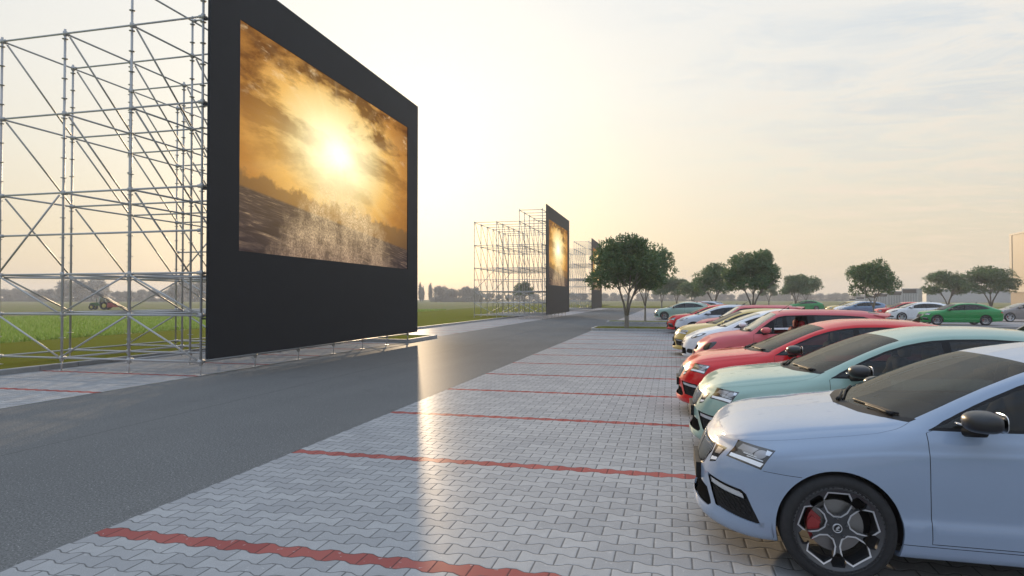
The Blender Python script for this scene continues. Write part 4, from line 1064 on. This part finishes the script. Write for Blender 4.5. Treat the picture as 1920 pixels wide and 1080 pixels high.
for k, (dy, which) in enumerate([(0, 'nearest'), (38.5, 'middle'), (68.65, 'farthest')]):
    lab = ['tall steel scaffold holding up the large near screen', 'whole steel scaffold behind the middle screen on the verge', 'distant steel scaffold behind the farthest screen, partly hidden by the tree'][k]
    r = empty('scaffold', (-12.9, 12.03 + dy, 0)); tag(r, lab, 'scaffold', 'scaffolds behind the cinema screens')
    for nm, me in SCAF:
        o = obj(nm, me, r); o.location = (12.9, -12.03, 0)
    lab = ['huge black outdoor cinema screen nearest the camera showing a sunset sea', 'middle black cinema screen beyond the big one, seen edge on', 'smallest black cinema screen at the far end, behind the leafy tree'][k]
    r = empty('cinema_screen', (-9.65, 17.6 + dy, 0)); tag(r, lab, 'screen', 'outdoor cinema screens along the road')
    for nm, me in SCR:
        o = obj(nm, me, r); o.location = (9.65, -17.6, 0)

# ------------------------------------------------------------------ trees
def b_leaf(cols):
    def f(n, b):
        r = S(n.nt, n.new('ShaderNodeNewGeometry').outputs['Random Per Island']); c = n.noise(n.coord(), 1.6, 2)
        col = n.ramp(r, [(0, cols[0]), (.5, cols[1]), (1, cols[2])]); col = n.mix(c.map(.42, .68) * .55, col, cols[3])
        n.link(col, b.inputs['Base Color'])
        out = [x for x in n.nt.nodes if x.bl_idname == 'ShaderNodeOutputMaterial'][0]
        t = n.new('ShaderNodeBsdfTranslucent'); n.link(col, t.inputs[0]); mx = n.new('ShaderNodeMixShader'); mx.inputs[0].default_value = .28
        n.nt.links.new(b.outputs[0], mx.inputs[1]); n.nt.links.new(t.outputs[0], mx.inputs[2]); n.nt.links.new(mx.outputs[0], out.inputs[0])
    return f
M['leaf'] = mat('tree_leaves', rough=.55, spec=.3, build=b_leaf([(.06, .125, .055), (.085, .165, .068), (.13, .195, .075), (.15, .175, .045)]))
M['leaf_hazed'] = mat('hazed_far_leaves', rough=.7, spec=.1, build=b_leaf([(.24, .25, .21), (.28, .28, .24), (.32, .30, .26), (.34, .29, .25)]))  # distance haze put into the leaf colour: paler and greyer than real foliage
def b_bark(n, b):
    c = n.coord(); f = n.noise(n.scalevec(c, (9, 9, 2)), 3, 4, .7); n.link(n.mix(f, (.12, .105, .085), (.27, .25, .215)), b.inputs['Base Color']); n.link(n.bump(f, .6, .02), b.inputs['Normal'])
M['bark'] = mat('bark', rough=.85, spec=.2, build=b_bark)
def leaves_mesh(C, R, nl, size, rng, name, m, up=.35):
    """leaf-size faces, in little sprays, through the clumps C (centres) R (radii xyz)"""
    C = np.array(C); R = np.array(R); vol = np.cbrt(R.prod(1)) ** 2; pr = vol / vol.sum()
    ns = nl // 5; k = rng.choice(len(C), ns, p=pr)
    d = rng.normal(size=(ns, 3)); d /= np.linalg.norm(d, axis=1, keepdims=True); rad = rng.uniform(.45, 1., ns) ** .45 * rng.uniform(.9, 1.1, ns)
    base = C[k] + d * R[k] * rad[:, None]; dirn = d + rng.normal(size=(ns, 3)) * .45 + np.array([0, 0, up]); dirn /= np.linalg.norm(dirn, axis=1, keepdims=True)
    V = []; F = []
    for j in range(5):
        c = base + dirn * (j * size * .55) + rng.normal(size=(ns, 3)) * size * .45
        a = dirn + rng.normal(size=(ns, 3)) * .8; a /= np.linalg.norm(a, axis=1, keepdims=True); b = np.cross(a, rng.normal(size=(ns, 3))); b /= np.linalg.norm(b, axis=1, keepdims=True)
        s_ = size * rng.uniform(.7, 1.3, ns)[:, None]
        V.append(np.stack([c - a * s_ * .8, c + b * s_ * .42, c + a * s_ * .9, c - b * s_ * .42], 1))
    V = np.concatenate(V).reshape(-1, 3); nf = len(V) // 4
    me = bpy.data.meshes.new(name); me.vertices.add(len(V)); me.vertices.foreach_set('co', V.ravel()); me.loops.add(nf * 4); me.loops.foreach_set('vertex_index', np.arange(nf * 4, dtype=np.int32))
    me.polygons.add(nf); me.polygons.foreach_set('loop_start', np.arange(0, nf * 4, 4, dtype=np.int32)); me.polygons.foreach_set('loop_total', np.full(nf, 4, dtype=np.int32)); me.materials.append(M[m]); me.update(); me.validate(); return me
def parking_tree(seed, nl=11000, H=5.2, W=2.3, multi=3, size=.085):
    """vase-shaped small tree: some stems from one foot, domed crown"""
    rng = np.random.default_rng(seed); tr = MB(); C, R = [], []
    z0 = H * .36; zc = H * .68
    fk = .75 if multi > 1 else 1.2
    tr.tube([(0, 0, -.05), (.0, .0, .12), (.01, .0, fk * .6), (0, 0, fk)], [.19, .135, .115, .125] if multi > 1 else [.12, .085, .07, .065], 10)
    tips = []
    for k in range(max(multi, 3)):
        a = 2 * PI * k / max(multi, 3) + rng.uniform(-.4, .4) + .3; sp = rng.uniform(.38, .6) * W * .5
        p0 = Vector((.03 * math.cos(a), .03 * math.sin(a), fk - .1)); p1 = Vector((sp * .35 * math.cos(a), sp * .35 * math.sin(a), fk + (z0 - fk) * .55)); p2 = Vector((sp * math.cos(a), sp * math.sin(a), z0 + .35)); p3 = Vector((sp * 1.5 * math.cos(a), sp * 1.5 * math.sin(a), zc))
        r0 = .075 if multi > 1 else .05; tr.tube([p0, p1, p2, p3], [r0, r0 * .8, r0 * .6, r0 * .25], 8)
        for q in range(4):
            b = a + rng.uniform(-1.2, 1.2); L = rng.uniform(.5, 1.1); s0 = p1.lerp(p2, rng.uniform(.5, 1.)); e_ = s0 + Vector((math.cos(b) * L, math.sin(b) * L, rng.uniform(.45, .95)))
            m_ = s0.lerp(e_, .5) + Vector((0, 0, .08)); tr.tube([s0, m_, e_], [.034, .024, .010], 6)
            for w_ in range(2):
                c_ = b + rng.uniform(-1, 1); f_ = e_ + Vector((math.cos(c_), math.sin(c_), .8)) * rng.uniform(.2, .5); tr.tube([m_, f_], [.016, .006], 5)
    nb = 40
    for k in range(nb):
        g = rng.uniform(0, 2 * PI); hh = rng.uniform(-.85, 1.) ; rr = math.sqrt(max(0, 1 - hh * hh)) * rng.uniform(.55, 1.0)
        if hh < -.3: rr = rng.uniform(.5, .95)
        c = (W * .80 * rr * math.cos(g), W * .80 * rr * math.sin(g), zc + (H - zc) * .82 * hh if hh > 0 else zc + (zc - z0) * .72 * hh)
        s_ = rng.uniform(.30, .52) * W / 2.3; C.append(c); R.append((s_ * 1.25, s_ * 1.25, s_ * .92))
    for k in range(8): C.append((rng.normal() * W * .3, rng.normal() * W * .3, zc + rng.uniform(-.3, .6))); R.append((.55, .55, .45))
    return tr.mesh('trunk', M['bark']), leaves_mesh(C, R, nl, size, rng, 'crown', 'leaf')
TREES = [parking_tree(3, 24000), parking_tree(11, 20000, multi=2), parking_tree(23, 19000, multi=1), parking_tree(31, 20000, W=2.5)]
def tree(name, pr, loc, s, rz, label, group, cat='tree'):
    r = empty(name, loc, rz); r.scale = (s[0], s[0], s[1]); tag(r, label, cat, group); obj('trunk', pr[0], r); obj('crown', pr[1], r); return r
G_ = 'small trees planted about the car park'
for (v, x, y, sw, sh_, rz, lab) in [
    (0, -2.35, 35.1, .93, .94, .2, 'large dark green tree with several stems on the nearer island by the road'),
    (2, -1.75, 45., .85, 1.02, 1., 'slim-stemmed tree on the second island just behind the large one'),
    (1, -1.6, 112.8, 1., 1.0, 2., 'small far tree with a forked trunk above the rear red car bonnet'),
    (3, .9, 113.6, .88, .98, 3., 'small far tree right of the forked one, above the mint car roof'),
    (2, 3.1, 100., .9, .80, 4., 'thin yellowish-green tree low behind the parked row'),
    (3, 4.4, 71., 1.05, .98, 5., 'domed tree left of the tall middle tree, rising behind the row'),
    (0, 6.1, 52.5, 1., 1.0, 1.3, 'tallest domed tree rising from the middle of the parked row'),
    (1, 20.5, 148., 1., .98, .5, 'little tree just right of the tallest middle tree'),
    (0, 18.2, 104., 1.05, .98, 2.2, 'broad tree with leaning stems beside the far green car'),
    (2, 20.4, 108., 1.0, .98, .9, 'tree crowding the broad one, behind the far green car'),
    (2, 14.9, 53.8, .84, .84, 2.9, 'slim tree standing before the blue-grey car'),
    (1, 33.6, 91., 1.25, .95, .4, 'tree with splayed stems behind the right green car roof'),
    (3, 36.4, 86.5, 1.3, 1.0, 1.9, 'tree beside the beige building corner'),
    (0, -31.5, 137., 1.02, .97, .7, 'lone round tree seen through the middle scaffold')]:
    tree('parking_tree', TREES[v], (x, y, .05), (sw * 1.04, sh_ * 1.02), rz, lab, G_)
# far hedgerow trees, each its own crown and trunk, standing in the haze
def far_tree(seed, kind):
    rng = np.random.default_rng(seed); tr = MB(); C, R = [], []
    if kind == 'poplar':
        tr.tube([(0, 0, -.2), (0, 0, 5), (.1, 0, 11)], [.3, .22, .05], 6)
        for k in range(16): z = 2. + k * .68; s_ = .9 * math.sin(min(1, (k + 3) / 8) * PI / 2) * (1 if k < 11 else (17 - k) / 7); C.append((rng.normal() * .2, rng.normal() * .2, z)); R.append((s_, s_, .9))
        nl, sz = 2600, .42
    else:
        tr.tube([(0, 0, -.2), (0, 0, 2.5), (.3, 0, 6)], [.35, .28, .1], 6)
        for k in range(5): a = k * 1.3; tr.tube([(0, 0, 2.2), (1.6 * math.cos(a), 1.6 * math.sin(a), 5)], [.16, .06], 5)
        for k in range(22): g = rng.uniform(0, 2 * PI); h = rng.uniform(-.6, 1); rr = math.sqrt(1 - h * h) * rng.uniform(.4, 1); C.append((3.3 * rr * math.cos(g), 3.3 * rr * math.sin(g), 5.3 + 3.5 * h)); R.append((rng.uniform(.9, 1.5),) * 3)
        for k in range(9): g = rng.uniform(0, 2 * PI); C.append((3.6 * math.cos(g), 3.6 * math.sin(g), rng.uniform(.4, 2.2))); R.append((1.6, 1.6, 1.1))
        nl, sz = 5200, .48
    return tr.mesh('trunk', M['bark']), leaves_mesh(C, R, nl, sz, rng, 'crown', 'leaf_hazed')
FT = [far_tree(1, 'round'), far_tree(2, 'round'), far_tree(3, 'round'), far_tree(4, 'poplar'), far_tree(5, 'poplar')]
def pix(u, Z): a = (u - 960) / 1200; xx, zz = a * Z, Z; return (xx * math.cos(YAW) - zz * math.sin(YAW), zz * math.cos(YAW) + xx * math.sin(YAW))
rng = np.random.default_rng(5)
def far_row(us, Z, vtop, kinds, label, group, wide=1.):
    for u in us:
        Zk = Z + rng.uniform(-18, 18); x, y = pix(u + rng.uniform(-5, 5), Zk); k = int(rng.choice(kinds)); H0 = 9.9 if k < 3 else 13.2
        h = ((559 - vtop) / 1200 * Zk + 1.7) * rng.uniform(.82, 1.08); s_ = h / H0
        tree('hedgerow_tree', FT[k], (x, y, -.03), (s_ * wide * rng.uniform(.9, 1.2), s_), rng.uniform(0, 6), label, group)
GL, GM, GR = 'hazy hedgerow trees seen through the near scaffold', 'tall hazy trees beside the big screen', 'pale hazy trees along the right horizon'
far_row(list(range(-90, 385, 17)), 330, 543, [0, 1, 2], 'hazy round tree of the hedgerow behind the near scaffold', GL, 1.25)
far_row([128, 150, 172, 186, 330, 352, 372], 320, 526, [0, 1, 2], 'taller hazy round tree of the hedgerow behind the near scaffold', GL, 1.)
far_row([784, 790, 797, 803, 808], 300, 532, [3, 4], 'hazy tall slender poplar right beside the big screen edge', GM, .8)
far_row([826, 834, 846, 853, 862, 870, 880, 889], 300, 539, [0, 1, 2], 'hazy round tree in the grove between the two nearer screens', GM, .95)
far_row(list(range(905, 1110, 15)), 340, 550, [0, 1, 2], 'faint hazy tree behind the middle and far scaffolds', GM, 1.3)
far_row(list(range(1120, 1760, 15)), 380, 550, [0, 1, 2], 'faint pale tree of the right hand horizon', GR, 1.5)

# ------------------------------------------------------------------ field grass (countless blades) along the far edge of the verge
def blades(nb, name, m, area, hgt, wid):
    rng = np.random.default_rng(9); P_ = area(rng, nb); ang = rng.uniform(0, 2 * PI, nb); h = hgt * rng.uniform(.5, 1.3, nb); lean = rng.normal(size=(nb, 2)) * h[:, None] * .35
    a = np.stack([np.cos(ang), np.sin(ang), np.zeros(nb)], 1) * (wid * rng.uniform(.6, 1.3, nb))[:, None]
    b0 = np.concatenate([P_, np.full((nb, 1), -.03)], 1); tip = b0 + np.concatenate([lean, h[:, None]], 1)
    V = np.stack([b0 - a, b0 + a, tip], 1).reshape(-1, 3)
    me = bpy.data.meshes.new(name); me.vertices.add(len(V)); me.vertices.foreach_set('co', V.ravel()); me.loops.add(nb * 3); me.loops.foreach_set('vertex_index', np.arange(nb * 3, dtype=np.int32))
    me.polygons.add(nb); me.polygons.foreach_set('loop_start', np.arange(0, nb * 3, 3, dtype=np.int32)); me.polygons.foreach_set('loop_total', np.full(nb, 3, dtype=np.int32)); me.materials.append(M[m]); me.update(); return me
def area(rng, nb):
    y = 8 + 80 * rng.uniform(0, 1, nb) ** 1.3; x = edge_x(y) - .1 - 30 * rng.uniform(0, 1, nb) ** 1.5; return np.stack([x, y], 1)
tag(obj('tall_grass', blades(150000, 'tall_grass', 'blade', area, .20, .022)), 'tall bright green grass of the field behind the mown verge', 'grass', None, 'stuff')

# ------------------------------------------------------------------ tractor in the field
def tractor():
    x, y = pix(192, 96); r = empty('tractor', (x, y, -.03), math.radians(18)); r.scale = (.72,) * 3; tag(r, 'small green tractor with yellow wheels working in the far field', 'tractor')
    G1 = mat('tractor_green', (.02, .10, .03), .4, coat=.4); Y1 = mat('tractor_yellow', (.45, .38, .08), .6); RD = mat('implement_red', (.28, .04, .03), .6); CA = mat('cab_white', (.35, .42, .4), .35)
    b = MB(); b.prism([(-2.3, .8), (-.4, .8), (-.4, 1.55), (-2.1, 1.42), (-2.35, 1.2)], -.42, .42); b.box((-.4, -.5, .7), (1.0, .5, 1.25)); b.tube([(-1.3, .3, 1.5), (-1.3, .3, 2.4)], .06, 8); obj('body', b.mesh('body', G1), r)
    c = MB(); 
    for yy in (-.62, .62):
        for p, q in (((-.35, 1.25), (-.15, 2.5)), ((.95, 1.25), (.85, 2.5))): c.tube([(p[0], yy, p[1]), (q[0], yy, q[1])], .05, 6)
    c.box((-.35, -.75, 2.5), (1.0, .75, 2.66)); obj('cab', c.mesh('cab', CA), r)
    g = MB(); g.prism([(-.3, 1.27), (.9, 1.27), (.82, 2.48), (-.12, 2.48)], -.58, .58); obj('cab_glass', g.mesh('cab_glass', M['glasspale']), r)
    for xx, R0 in ((-1.75, .55), (.75, .85)):
        for yy in (-.85, .55):
            wt = MB(); wt.lathe([(R0 * .55, 0), (R0 * .9, -.02), (R0, .06), (R0, .28), (R0 * .9, .34), (R0 * .55, .3)], 24); wo = obj('wheel', wt.mesh('wheel', M['tyre']), r); wo.location = (xx, yy, R0)
            wh = MB(); wh.lathe([(0, .05), (R0 * .3, .03), (R0 * .56, .08), (R0 * .56, .22), (0, .22)], 20); obj('rim', wh.mesh('rim', Y1), wo)
    i_ = MB(); i_.prism([(1.5, .5), (2.6, .5), (2.8, 1.5), (1.6, 1.4)], -1.1, 1.1); i_.tube([(1., 0, .9), (1.55, 0, .9)], .08, 6); obj('seed_hopper', i_.mesh('seed_hopper', RD), r)
tractor()

# ------------------------------------------------------------------ buildings at the right
def b_clad(n, b):
    c = n.coord(); x, y, z = n.sep(c); f = n.noise(c, .6, 3); ln = ((z / 1.9) - (z / 1.9 + .5).floor()).abs().lt(.008)
    col = n.mix(f, (.20, .163, .12), (.23, .19, .142)); col = n.mix(ln * .6, col, (.25, .21, .17)); n.link(col, b.inputs['Base Color'])
M['clad'] = mat('beige_cladding', rough=.6, build=b_clad)
M['clad_band'] = mat('pale_band', (.28, .25, .2), .6); M['clad_base'] = mat('brown_base', (.19, .145, .10), .7); M['greywall'] = mat('grey_hall_wall', (.30, .32, .33), .6); M['winband'] = mat('dark_window_band', (.035, .03, .025), .2)
r = empty('beige_building', (44.2, 99.5, 0)); tag(r, 'tall beige clad building at the right edge with a pale band', 'building')
X0, YB = 44.2, 99.5
b = MB(); b.box((0, -60, 3.1), (40, 0, 10.1)); obj('wall', b.mesh('wall', M['clad']), r)
b = MB(); b.box((-.06, -60.06, 10.1), (40, .06, 10.3)); b.box((-.05, -.5, 3.1), (0, .05, 10.1)); obj('parapet', b.mesh('parapet', M['clad_band']), r)
b = MB(); b.box((-.12, -60, 2.45), (40, .1, 3.1)); obj('band', b.mesh('band', M['clad_band']), r)
b = MB(); b.box((0, -60, -.05), (40, 0, 2.45)); obj('base', b.mesh('base', M['clad_base']), r)
x, y = pix(1800, 260); r = empty('grey_hall', (x, y, 0), -.25); tag(r, 'long low hazy grey hall with a flat roof on the right horizon', 'building')
b = MB(); b.box((-12, -6, -.05), (60, 20, 4.9)); obj('wall', b.mesh('wall', M['greywall']), r)
b = MB(); b.box((-12.2, -6.2, 4.9), (60.2, 20.2, 5.15)); obj('roof', b.mesh('roof', M['greywall']), r)
for k, (u0, u1, vt, vb, Z) in enumerate([(1697, 1723, 541, 556, 150), (1670, 1697, 546, 560, 158), (1646, 1670, 550, 563, 166), (1626, 1646, 554, 565, 174), (1610, 1626, 557, 566, 182), (1597, 1610, 560, 567, 190)]):
    x, y = pix((u0 + u1) / 2, Z); wd = (u1 - u0) / 1200 * Z; ht = max(1.4, (559 - vt) / 1200 * Z + 1.7)
    r = empty('terrace_block', (x, y, 0), -.55); tag(r, ['tallest pale grey block of the stepped terrace, next to the hall', 'second tallest pale block of the stepped terrace', 'third pale block of the stepped terrace, counting from the hall', 'fourth pale block of the stepped terrace, half hidden by the slim tree', 'fifth pale block of the terrace, left of the slim tree', 'lowest pale block at the left end of the stepped terrace'][k], 'building', 'stepped pale terrace of blocks on the right')
    b = MB(); b.box((-wd / 2, -2, -.05), (wd / 2, 2, ht)); obj('wall', b.mesh('wall', M['kerb']), r)
    b = MB(); b.box((-wd * .42, -2.06, ht * .72), (wd * .42, -2.0, ht * .95)); obj('window', b.mesh('window', M['winband']), r)
    for j in range(7): 
        p_ = MB(); xx = -wd * .48 + wd * .96 * j / 6; p_.box((xx - .12, -2.14, 0), (xx + .12, -2.0, ht * .7)); obj('pillar', p_.mesh('pillar', M['steel']), r)

# ------------------------------------------------------------------ the cars
OV = .80
GA, GB, GC = 'cars parked in the near row', 'cars parked beyond the islands', 'cars parked in the far right block'
for (m, pc, xf, y, lab, g) in [
    ('A', 'light_blue', .155, 5.04, 'pale blue liftback nearest the camera with black mirror and dark wheels', GA),
    ('A', 'mint', .19, 7.55, 'mint green liftback between the pale blue and the red car', GA),
    ('A', 'red', .06, 10.08, 'bright red liftback behind the mint green one, third from the camera', GA),
    ('C', 'coral', .42, 15.06, 'matt coral hatchback with roof spoiler and coral mirror', GA),
    ('B', 'white', .28, 17.57, 'white hatchback with barred grille, squeezed between coral and gold cars', GA),
    ('A', 'gold', .02, 20.07, 'gold liftback with black vents in the middle of the near row', GA),
    ('C', 'coral', .66, 25.1, 'small pink-red hatchback peeping out behind the gold car', GA),
    ('B', 'silver', .15, 30.05, 'silver hatchback with big clear headlights before the red end car', GA),
    ('A', 'red', -.25, 32.35, 'red liftback at the far end of the near row by the island kerb', GA),
    ('A', 'mint', -1.33, 52.0, 'pale green liftback seen side on beyond the second island', GB),
    ('B', 'white', -1.15, 54.6, 'white car just behind the pale green liftback', GB),
    ('A', 'red', -.7, 59.6, 'dark red liftback farthest left, beyond the pale green one', GB),
    ('B', 'silver', .6, 64.6, 'silver car roof showing behind the dark red one', GB),
    ('B', 'pale_blue', 1.2, 69.6, 'pale blue car roof farthest back in the second row', GB),
    ('A', 'green', 15.35, 46.2, 'bright green liftback seen side on at the right, with tail light showing', GC),
    ('B', 'white', 15.5, 53.0, 'white hatchback with silver wheels left of the right green car', GC),
    ('A', 'red', 15.5, 56.2, 'red car between the white hatchback and the blue-grey car', GC),
    ('B', 'blue_grey', 15.0, 65.5, 'blue-grey estate behind the slim tree trunk', GC),
    ('B', 'pale_blue', 15.4, 68.6, 'pale silver-blue car behind the blue-grey one', GC),
    ('A', 'gold', 15.5, 72.2, 'gold car at the left of the far right block', GC),
    ('A', 'green', 15.5, 94.5, 'small distant green liftback beside leaning tree stems', GC),
    ('B', 'brown_grey', 22.75, 54.0, 'grey-brown saloon cut by the right edge below the building', GC)]:
    make_car('parked_car', m, pc, (xf + OV, y, .004), lab, 'car', g)

# ------------------------------------------------------------------ haze
hm = bpy.data.materials.new('haze_air'); hm.use_nodes = True; nt = hm.node_tree; nt.nodes.clear(); hn = NT(nt)
ho = hn.new('ShaderNodeOutputMaterial'); pv = hn.new('ShaderNodeVolumePrincipled'); pv.inputs['Color'].default_value = (.93, .93, .95, 1); pv.inputs['Density'].default_value = .0009; pv.inputs['Anisotropy'].default_value = .0
nt.links.new(pv.outputs[0], ho.inputs['Volume'])
hb = MB(); hb.box((-HAZE, -440, -1.1), (HAZE, HAZE, 16.)); h = obj('haze', hb.mesh('haze', hm), kind='stuff', label='thin pale morning haze over the field and car park', cat='haze')
